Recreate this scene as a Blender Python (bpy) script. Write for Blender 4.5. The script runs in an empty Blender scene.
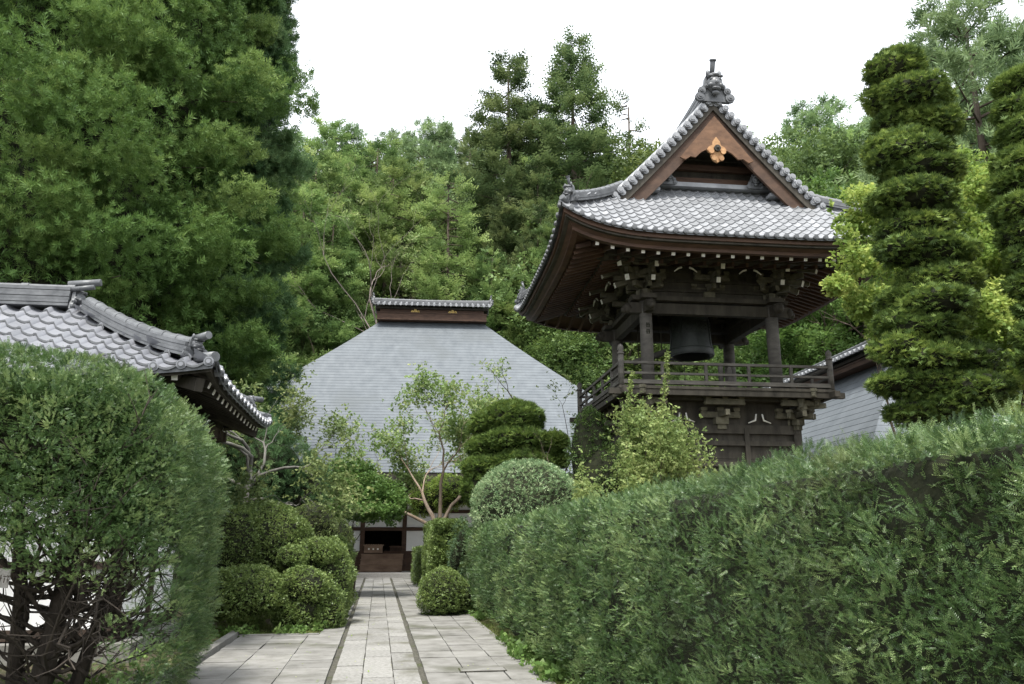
import bpy, math, random
import numpy as np
from mathutils import Vector, Matrix

# ---------------------------------------------------------------- camera, sky, sun, exposure
SC = bpy.context.scene
COL = SC.collection
R = math.radians
PITCH = R(14); FPX = 796.4; EYE = 1.55
cd = bpy.data.cameras.new('camera'); cam = bpy.data.objects.new('camera', cd); COL.objects.link(cam)
cd.sensor_width = 36; cd.lens = 28; cd.clip_end = 3000; cd.clip_start = 0.05
cam.location = (0, 0, EYE); cam.rotation_euler = (R(90) + PITCH, 0, 0)
SC.camera = cam

SUN_EL, SUN_AZ = 64.0, 190.0            # azimuth clockwise from +Y: high behind the camera
w = bpy.data.worlds.new('World'); SC.world = w; w.use_nodes = True
nt = w.node_tree; nt.nodes.clear()
sky = nt.nodes.new('ShaderNodeTexSky'); sky.sky_type = 'NISHITA'; sky.sun_disc = False
sky.sun_elevation = R(SUN_EL); sky.sun_rotation = R(SUN_AZ); sky.dust_density = 4.0; sky.air_density = 1.2
hs = nt.nodes.new('ShaderNodeHueSaturation'); hs.inputs['Saturation'].default_value = 0.22
mxw = nt.nodes.new('ShaderNodeMixRGB'); mxw.inputs[0].default_value = 0.62
mxw.inputs[2].default_value = (8.6, 9.0, 9.6, 1)           # thin white cloud over the whole sky
tcw = nt.nodes.new('ShaderNodeTexCoord'); nzw = nt.nodes.new('ShaderNodeTexNoise')
nzw.inputs['Scale'].default_value = 2.2; nzw.inputs['Detail'].default_value = 4
crw = nt.nodes.new('ShaderNodeMapRange'); crw.inputs[1].default_value = 0.35; crw.inputs[2].default_value = 0.7
crw.inputs[3].default_value = 0.5; crw.inputs[4].default_value = 0.8
bg = nt.nodes.new('ShaderNodeBackground'); bg.inputs['Strength'].default_value = 0.118
wo = nt.nodes.new('ShaderNodeOutputWorld')
L = nt.links.new
L(sky.outputs[0], hs.inputs['Color']); L(hs.outputs[0], mxw.inputs[1]); L(tcw.outputs['Generated'], nzw.inputs['Vector'])
L(nzw.outputs['Fac'], crw.inputs[0]); L(crw.outputs[0], mxw.inputs[0]); L(mxw.outputs[0], bg.inputs['Color']); L(bg.outputs[0], wo.inputs['Surface'])

sd = bpy.data.lights.new('sun', 'SUN'); sun = bpy.data.objects.new('sun', sd); COL.objects.link(sun)
sd.energy = 2.6; sd.angle = R(13); sd.color = (1.0, 0.965, 0.9)
_az = R(SUN_AZ); _el = R(SUN_EL)
sdir = Vector((math.sin(_az) * math.cos(_el), math.cos(_az) * math.cos(_el), math.sin(_el)))
sun.rotation_euler = (-sdir).to_track_quat('-Z', 'Y').to_euler()

SC.view_settings.view_transform = 'Standard'; SC.view_settings.look = 'None'
SC.view_settings.exposure = 1.27; SC.view_settings.gamma = 1.0; SC.view_settings.use_curve_mapping = False
SC.render.engine = 'CYCLES'
SC.cycles.use_denoising = True; SC.cycles.denoising_input_passes = 'RGB_ALBEDO_NORMAL'; SC.cycles.denoising_prefilter = 'NONE'
SC.cycles.max_bounces = 6; SC.cycles.diffuse_bounces = 3; SC.cycles.glossy_bounces = 2
SC.cycles.transmission_bounces = 3; SC.cycles.transparent_max_bounces = 4

# ---------------------------------------------------------------- helpers
rng = np.random.default_rng(7)
random.seed(7)
CP, SP_ = math.cos(PITCH), math.sin(PITCH)

def at(px, py, Y):
    """World point at depth Y that was read off the photograph at (px, py)."""
    u = (px - 512) / FPX; v = (342 - py) / FPX
    y = CP - v * SP_; z = SP_ + v * CP; k = Y / y
    return Vector((u * k, Y, EYE + z * k))

def tag(o, label=None, cat=None, group=None, kind=None):
    if label: o['label'] = label
    if cat: o['category'] = cat
    if group: o['group'] = group
    if kind: o['kind'] = kind
    return o

def thing(name, label, cat, loc=(0, 0, 0), rz=0.0, group=None):
    o = bpy.data.objects.new(name, None); COL.objects.link(o)
    o.location = loc; o.rotation_euler = (0, 0, rz); o.empty_display_size = 0.2
    return tag(o, label, cat, group)

def copy_tree(o, parent=None):
    c = o.copy(); COL.objects.link(c)
    if parent: c.parent = parent
    for ch in [x for x in bpy.data.objects if x.parent == o]:
        copy_tree(ch, c)
    return c

def link(name, me, parent=None):
    o = bpy.data.objects.new(name, me); COL.objects.link(o)
    if parent: o.parent = parent
    return o

class MB:
    """Collects faces and links them as one mesh object."""
    def __init__(s): s.v = []; s.f = []; s.m = []; s.t = []; s.sm = []
    def face(s, idx, m=0, t=0.5, sm=False): s.f.append(idx); s.m.append(m); s.t.append(t); s.sm.append(sm)
    def add(s, vs, fs, m=0, t=0.5, sm=False):
        b = len(s.v); s.v.extend([tuple(p) for p in vs])
        for f in fs: s.face([b + i for i in f], m, t, sm)
    def box(s, c, size, rz=0.0, M=None, m=0, t=0.5, bevel=0.0):
        x, y, z = size[0] / 2, size[1] / 2, size[2] / 2
        if M is None: M = Matrix.Rotation(rz, 3, 'Z')
        c = Vector(c)
        vs = [c + M @ Vector((a * x, b * y, d * z)) for d in (-1, 1) for b in (-1, 1) for a in (-1, 1)]
        s.add(vs, [(0, 2, 3, 1), (4, 5, 7, 6), (0, 1, 5, 4), (2, 6, 7, 3), (0, 4, 6, 2), (1, 3, 7, 5)], m, t)
    def beam(s, a, b, w, h, up=(0, 0, 1), m=0, t=0.5):
        a = Vector(a); b = Vector(b); d = b - a; ln = d.length
        if ln < 1e-6: return
        y = d / ln; x = y.cross(Vector(up))
        if x.length < 1e-4: x = Vector((1, 0, 0))
        x.normalize(); z = x.cross(y)
        s.box((a + b) / 2, (w, ln, h), M=Matrix((x, y, z)).transposed(), m=m, t=t)
    def tube(s, pts, rad, n=6, m=0, t=0.5, cap=True, sm=True):
        pts = [Vector(p) for p in pts]
        if not hasattr(rad, '__len__'): rad = [rad] * len(pts)
        rings = []; prev = None
        for i, p in enumerate(pts):
            d = pts[min(i + 1, len(pts) - 1)] - pts[max(i - 1, 0)]
            d = d.normalized() if d.length > 1e-9 else Vector((0, 0, 1))
            if prev is None:
                x = d.orthogonal().normalized()
            else:
                x = prev - d * prev.dot(d); x = x.normalized() if x.length > 1e-6 else d.orthogonal().normalized()
            prev = x; y = d.cross(x); b = len(s.v)
            for k in range(n):
                a = 2 * math.pi * k / n; q = p + (x * math.cos(a) + y * math.sin(a)) * rad[i]
                s.v.append((q.x, q.y, q.z))
            rings.append(b)
        for a, b in zip(rings, rings[1:]):
            for k in range(n): s.face([a + k, a + (k + 1) % n, b + (k + 1) % n, b + k], m, t, sm)
        if cap:
            s.face([rings[0] + k for k in reversed(range(n))], m, t); s.face([rings[-1] + k for k in range(n)], m, t)
    def grid(s, rows, m=0, t=0.5, sm=False, flip=False):
        b = len(s.v); nc = len(rows[0])
        for r in rows: s.v.extend([tuple(p) for p in r])
        for i in range(len(rows) - 1):
            for j in range(nc - 1):
                q = [b + i * nc + j, b + i * nc + j + 1, b + (i + 1) * nc + j + 1, b + (i + 1) * nc + j]
                s.face(q[::-1] if flip else q, m, t, sm)
    def prism(s, poly, off, m=0, t=0.5):
        off = Vector(off); n = len(poly); b = len(s.v)
        s.v.extend([tuple(p) for p in poly]); s.v.extend([tuple(Vector(p) + off) for p in poly])
        s.face([b + i for i in reversed(range(n))], m, t); s.face([b + n + i for i in range(n)], m, t)
        for i in range(n):
            j = (i + 1) % n; s.face([b + i, b + j, b + n + j, b + n + i], m, t)
    def sweep(s, pts, prof, m=0, t=0.5, side=None, sm=False, cap=True):
        """prof: list of (side, up) offsets, closed; pts: polyline."""
        pts = [Vector(p) for p in pts]; rings = []; n = len(prof)
        for i, p in enumerate(pts):
            d = pts[min(i + 1, len(pts) - 1)] - pts[max(i - 1, 0)]
            sd_ = Vector(side) if side else Vector((d.y, -d.x, 0))
            sd_.normalize(); b = len(s.v)
            for (a, z) in prof: s.v.append((p.x + sd_.x * a, p.y + sd_.y * a, p.z + sd_.z * a + z))
            rings.append(b)
        for a, b in zip(rings, rings[1:]):
            for k in range(n): s.face([a + k, a + (k + 1) % n, b + (k + 1) % n, b + k], m, t, sm)
        if cap:
            s.face([rings[0] + k for k in reversed(range(n))], m, t); s.face([rings[-1] + k for k in range(n)], m, t)
    def ball(s, c, r, nu=10, nv=7, m=0, t=0.5, sm=True):
        if not hasattr(r, '__len__'): r = (r, r, r)
        rows = []
        for i in range(nv + 1):
            ph = -math.pi / 2 + math.pi * i / nv
            rows.append([(c[0] + r[0] * math.cos(ph) * math.cos(2 * math.pi * j / nu), c[1] + r[1] * math.cos(ph) * math.sin(2 * math.pi * j / nu),
                          c[2] + r[2] * math.sin(ph)) for j in range(nu + 1)])
        s.grid(rows, m, t, sm)
    def disc(s, c, axis, r, h, n=12, m=0, t=0.5):
        c = Vector(c); a = Vector(axis).normalized()
        s.tube([c - a * h / 2, c + a * h / 2], r, n, m, t, sm=False)
    def build(s, name, mats, parent=None):
        me = bpy.data.meshes.new(name); me.from_pydata(s.v, [], s.f)
        for mt in (mats if isinstance(mats, (list, tuple)) else [mats]): me.materials.append(mt)
        n = len(s.f)
        me.polygons.foreach_set('material_index', np.array(s.m, np.int32)); me.polygons.foreach_set('use_smooth', np.array(s.sm, bool))
        at_ = me.attributes.new('tint', 'FLOAT', 'FACE'); at_.data.foreach_set('value', np.array(s.t, np.float32))
        me.update()
        return link(name, me, parent)

# ---- value noise
def vnoise(p, scale=1.0, seed=0):
    q = np.asarray(p, np.float64) / scale + seed * 17.13
    i = np.floor(q).astype(np.int64); f = q - i; f = f * f * (3 - 2 * f)
    def h(a, b, c):
        n = (a * 374761393 + b * 668265263 + c * 2147483647 + seed * 144269) & 0x7fffffff
        n = ((n ^ (n >> 13)) * 1274126177) & 0x7fffffff
        return ((n ^ (n >> 16)) & 0xffff) / 65535.0
    x, y, z = i[:, 0], i[:, 1], i[:, 2]; r = 0
    for dx in (0, 1):
        for dy in (0, 1):
            for dz in (0, 1):
                wgt = (f[:, 0] if dx else 1 - f[:, 0]) * (f[:, 1] if dy else 1 - f[:, 1]) * (f[:, 2] if dz else 1 - f[:, 2])
                r = r + wgt * h(x + dx, y + dy, z + dz)
    return r

def nrm(a):
    return a / np.maximum(np.linalg.norm(a, axis=1, keepdims=True), 1e-9)

# ---- foliage templates: diamonds of four vertices each
def diamonds(items):
    V = []
    for (b, d, ln, wd, nrmv) in items:
        b = np.array(b, float); d = np.array(d, float); d /= np.linalg.norm(d)
        n = np.array(nrmv, float); sx = np.cross(d, n); sx /= max(np.linalg.norm(sx), 1e-9)
        V += [b, b + d * ln * 0.45 + sx * wd / 2, b + d * ln, b + d * ln * 0.45 - sx * wd / 2]
    return np.array(V, np.float32)

_t = np.random.default_rng(3)
def tpl_yew(n=8, nl=0.27, wd=0.058):
    it = [((0, 0, 0), (0, 1, 0), 1.0, 0.03, (0, 0, 1))]
    for i in range(n):
        t = 0.12 + 0.86 * i / (n - 1)
        for sx in (-1, 1):
            k = nl * (1 - 0.35 * t) * _t.uniform(.85, 1.15)
            it.append(((0, t - .05, 0), (sx * _t.uniform(.8, 1), 0.75, _t.uniform(.05, .45)), k, wd, (_t.uniform(-.4, .4), _t.uniform(-.4, .4), 1)))
    return diamonds(it)
def tpl_tuft(n=18, nl=0.6, wd=0.075, spread=0.8):
    it = []
    for i in range(n):
        a = 2 * math.pi * i / n * 2.4; t = i / n
        it.append(((0, t * .5, 0), (math.cos(a) * spread, 1.0 - .3 * (1 - t), math.sin(a) * spread), nl * _t.uniform(.7, 1.1), wd, _t.normal(size=3)))
    return diamonds(it)
def tpl_leaves(n=6, ln=0.5, wd=0.26, up=0.6):
    it = []
    for i in range(n):
        a = 2 * math.pi * (i + _t.uniform(0, .6)) / n
        it.append((tuple(_t.normal(size=3) * .18), (math.cos(a), math.sin(a) * .9 + .25, _t.uniform(-.4, .5)), ln * _t.uniform(.7, 1.2), wd * _t.uniform(.8, 1.2),
                   (_t.normal() * (1 - up), _t.normal() * (1 - up), 1)))
    return diamonds(it)
def tpl_fan(n=7, wd=0.16):
    it = []
    for i in range(n):
        a = R(-60 + 120 * i / (n - 1))
        it.append(((0, .05, 0), (math.sin(a), math.cos(a), _t.uniform(-.15, .3)), _t.uniform(.7, 1.0), wd, (_t.normal() * .3, _t.normal() * .3, 1)))
    return diamonds(it)
def tpl_clump(n=9, ln=.7, wd=.3):
    it = []
    for i in range(n):
        d = _t.normal(size=3); d[1] += .7
        it.append((tuple(_t.normal(size=3) * .25), d, ln * _t.uniform(.6, 1.2), wd * _t.uniform(.6, 1.3), _t.normal(size=3)))
    return diamonds(it)
T_YEW = [tpl_yew(7) for _ in range(4)]
T_PLUME = [tpl_yew(8, .34, .085) for _ in range(4)]
T_YEWM = [tpl_yew(6, .36, .11) for _ in range(4)]
T_YEWF = [tpl_yew(4, .42, .13) for _ in range(4)]
T_TUFT = [tpl_tuft() for _ in range(4)]
T_SOFT = [tpl_tuft(20, .42, .066, .95) for _ in range(4)]
T_TUFTF = [tpl_tuft(9, .7, .11, .9) for _ in range(4)]
T_LEAF = [tpl_leaves() for _ in range(5)]
T_LEAFS = [tpl_leaves(5, .55, .34, .4) for _ in range(5)]
T_FAN = [tpl_fan() for _ in range(4)]
T_CLUMP = [tpl_clump() for _ in range(5)]
T_DROOP = [tpl_clump(7, 1.0, .17) for _ in range(4)]

class Fol:
    """Accumulates leaf faces (numpy) and links them as one mesh object."""
    def __init__(s): s.V = []; s.T = []; s.M = []
    def scatter(s, tpls, pos, dirs, scale, tint, roll=0.6, mi=0, flat=True):
        pos = np.asarray(pos, np.float32); n = len(pos)
        if n == 0: return
        y = nrm(np.asarray(dirs, np.float64) + 1e-6)
        up = np.zeros((n, 3)); up[:, 2] = 1
        if not flat: up = rng.normal(size=(n, 3))
        else: up = up + rng.normal(size=(n, 3)) * roll * .5
        x = nrm(np.cross(y, up)); z = np.cross(x, y)
        scale = np.broadcast_to(np.asarray(scale, np.float64), (n,)); tint = np.broadcast_to(np.asarray(tint, np.float64), (n,))
        which = rng.integers(0, len(tpls), n)
        B = np.stack([x, y, z], 1) * scale[:, None, None]
        for k, tp in enumerate(tpls):
            sel = which == k
            if not sel.any(): continue
            V = np.einsum('mj,njk->nmk', tp.astype(np.float64), B[sel]) + pos[sel][:, None, :]
            q = len(tp) // 4
            s.V.append(V.reshape(-1, 3).astype(np.float32))
            s.T.append((np.repeat(tint[sel], q) + rng.normal(0, .05, sel.sum() * q)).astype(np.float32))
            s.M.append(np.full(sel.sum() * q, mi, np.int32))
    def quads(s, V, tint=.3, mi=1):
        """V: (n*4,3) loose quads, e.g. a core."""
        V = np.asarray(V, np.float32).reshape(-1, 3); s.V.append(V)
        s.T.append(np.full(len(V) // 4, tint, np.float32)); s.M.append(np.full(len(V) // 4, mi, np.int32))
    def gridq(s, P, tint=.3, mi=1):
        P = np.asarray(P, np.float32)
        q = np.stack([P[:-1, :-1], P[:-1, 1:], P[1:, 1:], P[1:, :-1]], 2).reshape(-1, 3); s.quads(q, tint, mi)
    def mesh(s, name, mats):
        V = np.concatenate(s.V); n = len(V) // 4
        me = bpy.data.meshes.new(name); me.vertices.add(len(V)); me.vertices.foreach_set('co', V.ravel())
        me.loops.add(len(V)); me.loops.foreach_set('vertex_index', np.arange(len(V), dtype=np.int32))
        me.polygons.add(n); me.polygons.foreach_set('loop_start', np.arange(0, 4 * n, 4, dtype=np.int32))
        try: me.polygons.foreach_set('loop_total', np.full(n, 4, np.int32))
        except Exception: pass
        for mt in mats: me.materials.append(mt)
        me.polygons.foreach_set('material_index', np.concatenate(s.M))
        a = me.attributes.new('tint', 'FLOAT', 'FACE'); a.data.foreach_set('value', np.clip(np.concatenate(s.T), 0, 1).astype(np.float32))
        me.update(calc_edges=True); me.validate()
        return me
    def build(s, name, mats, parent=None):
        return link(name, s.mesh(name, mats), parent)

# ---------------------------------------------------------------- materials
def new_mat(name):
    m = bpy.data.materials.new(name); m.use_nodes = True; m.node_tree.nodes.clear(); return m, m.node_tree

def ramp(nt, stops):
    r = nt.nodes.new('ShaderNodeValToRGB'); e = r.color_ramp.elements
    while len(e) > 1: e.remove(e[-1])
    e[0].position = stops[0][0]; e[0].color = (*stops[0][1], 1)
    for p, c in stops[1:]:
        k = e.new(p); k.color = (*c, 1)
    return r

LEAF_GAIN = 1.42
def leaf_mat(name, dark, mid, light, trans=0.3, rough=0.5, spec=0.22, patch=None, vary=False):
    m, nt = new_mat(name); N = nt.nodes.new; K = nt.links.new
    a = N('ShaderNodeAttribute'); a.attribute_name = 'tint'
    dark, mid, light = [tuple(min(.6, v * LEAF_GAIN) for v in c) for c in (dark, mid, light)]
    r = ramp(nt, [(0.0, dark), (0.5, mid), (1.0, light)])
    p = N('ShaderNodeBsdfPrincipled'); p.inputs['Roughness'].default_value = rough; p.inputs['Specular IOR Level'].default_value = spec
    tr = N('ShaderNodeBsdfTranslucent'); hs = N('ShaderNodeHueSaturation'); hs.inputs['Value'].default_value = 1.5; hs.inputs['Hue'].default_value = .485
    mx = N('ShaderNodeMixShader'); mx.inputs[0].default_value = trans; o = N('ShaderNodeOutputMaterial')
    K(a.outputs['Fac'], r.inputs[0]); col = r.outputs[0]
    if patch:                                   # older or browner growth in patches
        tc = N('ShaderNodeTexCoord'); nz = N('ShaderNodeTexNoise'); nz.inputs['Scale'].default_value = patch[0]; nz.inputs['Detail'].default_value = 4
        mr = N('ShaderNodeMapRange'); mr.inputs[1].default_value = patch[2]; mr.inputs[2].default_value = patch[2] + .18; mr.inputs[4].default_value = patch[3]
        mu = N('ShaderNodeMixRGB'); mu.inputs[2].default_value = (*patch[1], 1)
        K(tc.outputs['Object'], nz.inputs['Vector']); K(nz.outputs['Fac'], mr.inputs[0]); K(mr.outputs[0], mu.inputs[0]); K(col, mu.inputs[1]); col = mu.outputs[0]
    oi = N('ShaderNodeObjectInfo'); ov = N('ShaderNodeHueSaturation')           # every plant a little different
    mv = N('ShaderNodeMapRange'); mv.inputs[3].default_value = .82; mv.inputs[4].default_value = 1.22; mh = N('ShaderNodeMapRange'); mh.inputs[3].default_value = .488; mh.inputs[4].default_value = .512
    mm_ = N('ShaderNodeMath'); mm_.operation = 'FRACT'; mk = N('ShaderNodeMath'); mk.operation = 'MULTIPLY'; mk.inputs[1].default_value = 7.31
    if vary:
        K(oi.outputs['Random'], mv.inputs[0]); K(oi.outputs['Random'], mk.inputs[0]); K(mk.outputs[0], mm_.inputs[0]); K(mm_.outputs[0], mh.inputs[0]); K(mv.outputs[0], ov.inputs['Value']); K(mh.outputs[0], ov.inputs['Hue']); K(col, ov.inputs['Color']); col = ov.outputs[0]
    K(col, p.inputs['Base Color']); K(col, hs.inputs['Color']); K(hs.outputs[0], tr.inputs['Color'])
    K(p.outputs[0], mx.inputs[1]); K(tr.outputs[0], mx.inputs[2]); K(mx.outputs[0], o.inputs['Surface'])
    return m

def rock_mat(name, c1, c2, scale=4.0, rough=0.8, bump=0.3, stretch=(1, 1, 1), spec=0.3, tintamt=0.0, c3=None, detail=6, bscale=None, blotch=None):
    """Noise mottled surface; tintamt mixes in the per-face 'tint' value."""
    m, nt = new_mat(name); N = nt.nodes.new; K = nt.links.new
    tc = N('ShaderNodeTexCoord'); mp = N('ShaderNodeMapping'); mp.inputs['Scale'].default_value = stretch
    n1 = N('ShaderNodeTexNoise'); n1.inputs['Scale'].default_value = scale; n1.inputs['Detail'].default_value = detail; n1.inputs['Roughness'].default_value = .62
    st = [(0.3, c1), (0.7, c2)] if c3 is None else [(0.28, c1), (0.5, c2), (0.74, c3)]
    r = ramp(nt, st); p = N('ShaderNodeBsdfPrincipled'); p.inputs['Roughness'].default_value = rough; p.inputs['Specular IOR Level'].default_value = spec
    o = N('ShaderNodeOutputMaterial')
    K(tc.outputs['Object'], mp.inputs['Vector']); K(mp.outputs[0], n1.inputs['Vector']); K(n1.outputs['Fac'], r.inputs[0])
    col = r.outputs[0]
    if tintamt:
        a = N('ShaderNodeAttribute'); a.attribute_name = 'tint'
        mr = N('ShaderNodeMapRange'); mr.inputs[3].default_value = 1 - tintamt; mr.inputs[4].default_value = 1 + tintamt
        mu = N('ShaderNodeMixRGB'); mu.blend_type = 'MULTIPLY'; mu.inputs[0].default_value = 1
        K(a.outputs['Fac'], mr.inputs[0]); K(col, mu.inputs[1]); K(mr.outputs[0], mu.inputs[2]); col = mu.outputs[0]
    if blotch:
        n3 = N('ShaderNodeTexNoise'); n3.inputs['Scale'].default_value = blotch[0]; n3.inputs['Detail'].default_value = 5
        m3 = N('ShaderNodeMapRange'); m3.inputs[1].default_value = blotch[2]; m3.inputs[2].default_value = blotch[2] + .12
        mu = N('ShaderNodeMixRGB'); mu.inputs[2].default_value = (*blotch[1], 1)
        K(tc.outputs['Object'], n3.inputs['Vector']); K(n3.outputs['Fac'], m3.inputs[0]); K(m3.outputs[0], mu.inputs[0]); K(col, mu.inputs[1]); col = mu.outputs[0]
    K(col, p.inputs['Base Color'])
    if bump:
        n2 = N('ShaderNodeTexNoise'); n2.inputs['Scale'].default_value = bscale or scale * 3; n2.inputs['Detail'].default_value = 5
        b = N('ShaderNodeBump'); b.inputs['Strength'].default_value = bump; b.inputs['Distance'].default_value = 0.02
        K(mp.outputs[0], n2.inputs['Vector']); K(n2.outputs['Fac'], b.inputs['Height']); K(b.outputs[0], p.inputs['Normal'])
    K(p.outputs[0], o.inputs['Surface'])
    return m

M = {}
M['tile'] = rock_mat('roof_tile_grey', (.155, .16, .168), (.28, .287, .30), 3.0, .42, .15, spec=.5, tintamt=.22, blotch=(1.3, (.10, .105, .10), .62))
M['tile_dark'] = rock_mat('ridge_tile_grey', (.055, .058, .062), (.125, .13, .135), 5.0, .45, .15, spec=.5, tintamt=.2)
M['tile_warm'] = rock_mat('gate_tile_grey', (.15, .155, .17), (.225, .23, .25), 1.2, .36, .12, spec=.5, tintamt=.13, blotch=(1.1, (.11, .115, .115), .64))
M['metal'] = rock_mat('roof_sheet_metal', (.092, .105, .117), (.132, .147, .160), .9, .6, .08, (2.6, 2.6, .35), spec=.3, tintamt=.12, blotch=(.45, (.098, .11, .118), .56))
M['wood_dark'] = rock_mat('weathered_dark_timber', (.024, .021, .016), (.068, .060, .047), 5, .78, .35, (1, 1, .25), tintamt=.35)
M['wood_grey'] = rock_mat('weathered_grey_timber', (.046, .042, .037), (.118, .109, .095), 6, .8, .35, (.4, .4, 1.0), tintamt=.3)
M['wood_olive'] = rock_mat('pale_olive_timber', (.060, .056, .038), (.15, .138, .098), 6, .8, .3, tintamt=.35)
M['wood_brown'] = rock_mat('dark_brown_timber', (.026, .018, .013), (.062, .043, .031), 5, .75, .3, (1, 1, .3), tintamt=.3)
M['wood_red'] = rock_mat('reddish_brown_timber', (.044, .025, .017), (.100, .057, .037), 4, .7, .25, (.5, .5, 2.5), tintamt=.3)
M['wood_tan'] = rock_mat('pale_tan_timber', (.22, .11, .05), (.42, .25, .12), 4, .7, .25, (1, 1, 2.5), tintamt=.2)
M['step'] = rock_mat('worn_step_wood', (.12, .075, .05), (.24, .165, .115), 4, .7, .2, (.4, 1, 1), tintamt=.3)
M['fin'] = rock_mat('gable_fin_wood', (.065, .034, .019), (.155, .083, .045), 2.5, .7, .25, (1, 1, 1.6), tintamt=.3)
M['barge'] = rock_mat('bargeboard_brown', (.036, .021, .014), (.090, .052, .033), 2.2, .7, .25, (1, 1, 1.6), tintamt=.3)
M['white_paint'] = rock_mat('white_painted_wood', (.62, .60, .54), (.8, .79, .75), 9, .7, .1)
M['plaster'] = rock_mat('white_plaster', (.76, .76, .75), (.86, .86, .85), 2.2, .85, .08)
M['bronze'] = rock_mat('bronze_bell', (.012, .015, .013), (.03, .036, .031), 6, .55, .1, spec=.5)
M['gold'] = rock_mat('gilded_metal', (.45, .30, .08), (.65, .47, .16), 8, .4, .0)
M['stone'] = rock_mat('path_slab_stone', (.115, .112, .10), (.195, .19, .175), 3.2, .85, .25, tintamt=.2, c3=(.245, .24, .225), blotch=(.9, (.10, .10, .078), .55), bscale=30)
M['granite'] = rock_mat('path_granite', (.135, .132, .12), (.225, .22, .205), 22, .85, .35, tintamt=.2, c3=(.29, .285, .265), blotch=(1.2, (.115, .112, .088), .55), bscale=40)
M['joint'] = rock_mat('dark_pebble_joint', (.040, .040, .030), (.115, .108, .088), 26, .9, .7, blotch=(1.8, (.05, .058, .022), .55))
M['soil'] = rock_mat('moss_and_soil', (.035, .032, .020), (.085, .07, .045), 3.0, .95, .6, c3=(.055, .075, .024), bscale=25)
M['moss'] = rock_mat('moss', (.05, .06, .018), (.10, .105, .035), 6, .95, .6, c3=(.09, .075, .045), bscale=40)
M['gravel'] = rock_mat('pale_gravel', (.20, .195, .18), (.30, .29, .275), 25, .9, .5)
M['hill'] = rock_mat('forest_floor', (.02, .03, .012), (.05, .065, .025), .3, .95, .4)
M['bark'] = rock_mat('brown_bark', (.035, .026, .018), (.10, .078, .058), 9, .9, .6, (1, 1, .3))
M['bark_grey'] = rock_mat('grey_bark', (.07, .066, .058), (.165, .16, .142), 8, .9, .5, (1, 1, .4), blotch=(5, (.10, .10, .07), .60))
M['bark_twig'] = rock_mat('pinkish_twig_bark', (.12, .095, .085), (.24, .20, .18), 6, .9, .3)
M['bark_dark'] = rock_mat('dark_wet_bark', (.026, .021, .017), (.085, .070, .056), 12, .9, .6, (1, 1, .4))
M['bark_tan'] = rock_mat('smooth_tan_bark', (.18, .13, .09), (.34, .27, .21), 6, .8, .3, (1, 1, .4))
M['core'] = rock_mat('painted_twig_shade', (.007, .009, .004), (.022, .025, .010), 14, .95, .5)  # twig colour taken near black to stand for shade deep in the foliage
M['yew'] = leaf_mat('yew_needles', (.015, .033, .011), (.049, .092, .028), (.185, .245, .095), .20, .38, .45, patch=(1.6, (.11, .10, .05), .57, .45))
M['yew_grey'] = leaf_mat('silvery_yew_needles', (.026, .050, .028), (.064, .108, .052), (.16, .21, .12), .22, .45)
M['sawara'] = leaf_mat('soft_conifer_needles', (.024, .052, .014), (.066, .122, .030), (.135, .195, .058), .25, .6)
M['sawara_blue'] = leaf_mat('blue_green_needles', (.022, .050, .020), (.056, .108, .042), (.12, .18, .075), .25, .6)
M['azalea'] = leaf_mat('azalea_leaves', (.036, .060, .016), (.092, .136, .036), (.19, .24, .078), .25, .45, .45)
M['boxdome'] = leaf_mat('pale_bush_leaves', (.045, .085, .038), (.125, .19, .09), (.32, .38, .22), .25, .4)
M['hinoki'] = leaf_mat('topiary_sprays', (.022, .040, .011), (.064, .104, .024), (.165, .22, .052), .25, .6)
M['maple'] = leaf_mat('maple_leaves', (.026, .055, .013), (.056, .105, .025), (.11, .175, .05), .35, .45)
M['myrtle'] = leaf_mat('sparse_leaves', (.055, .095, .03), (.12, .18, .06), (.25, .27, .12), .35, .45)
M['lime'] = leaf_mat('yellow_green_leaves', (.065, .112, .022), (.135, .20, .045), (.265, .305, .085), .4, .5)
M['light_shrub'] = leaf_mat('light_shrub_leaves', (.052, .085, .025), (.125, .172, .055), (.26, .295, .12), .35, .5)
M['plum'] = leaf_mat('plum_leaves', (.04, .06, .02), (.085, .118, .04), (.20, .225, .09), .35, .5)
M['cedar'] = leaf_mat('cedar_foliage', (.026, .045, .018), (.070, .104, .040), (.155, .19, .075), .2, .6, vary=True)
M['conifer'] = leaf_mat('conifer_foliage', (.034, .062, .022), (.092, .142, .046), (.18, .235, .08), .25, .6, vary=True)
M['cypress'] = leaf_mat('bright_cypress_foliage', (.048, .085, .028), (.115, .18, .058), (.21, .28, .10), .3, .6, vary=True)
M['pine'] = leaf_mat('pine_foliage', (.038, .068, .030), (.09, .142, .062), (.18, .245, .11), .25, .6, vary=True)
M['broad'] = leaf_mat('broadleaf_foliage', (.032, .055, .017), (.082, .122, .038), (.175, .218, .08), .3, .5, vary=True)
M['broad_dark'] = leaf_mat('dark_broadleaf_foliage', (.022, .042, .012), (.058, .095, .025), (.125, .165, .05), .28, .5, vary=True)
M['weed'] = leaf_mat('weed_leaves', (.035, .065, .015), (.07, .125, .03), (.15, .21, .07), .3, .5)
M['grass'] = leaf_mat('grass_blades', (.03, .05, .012), (.07, .10, .025), (.14, .16, .05), .3, .6)

# ================================================================ ground, hill, path
PA = R(9.25)                                       # the path runs this much to the left of straight ahead
P0 = Vector((-1.51, 9.53, 0))
PR = Vector((math.cos(PA), math.sin(PA), 0)); PF = Vector((-math.sin(PA), math.cos(PA), 0))
def pth(wd, s, z=0.0):
    q = P0 + PR * wd + PF * s; return Vector((q.x, q.y, z))

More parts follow.
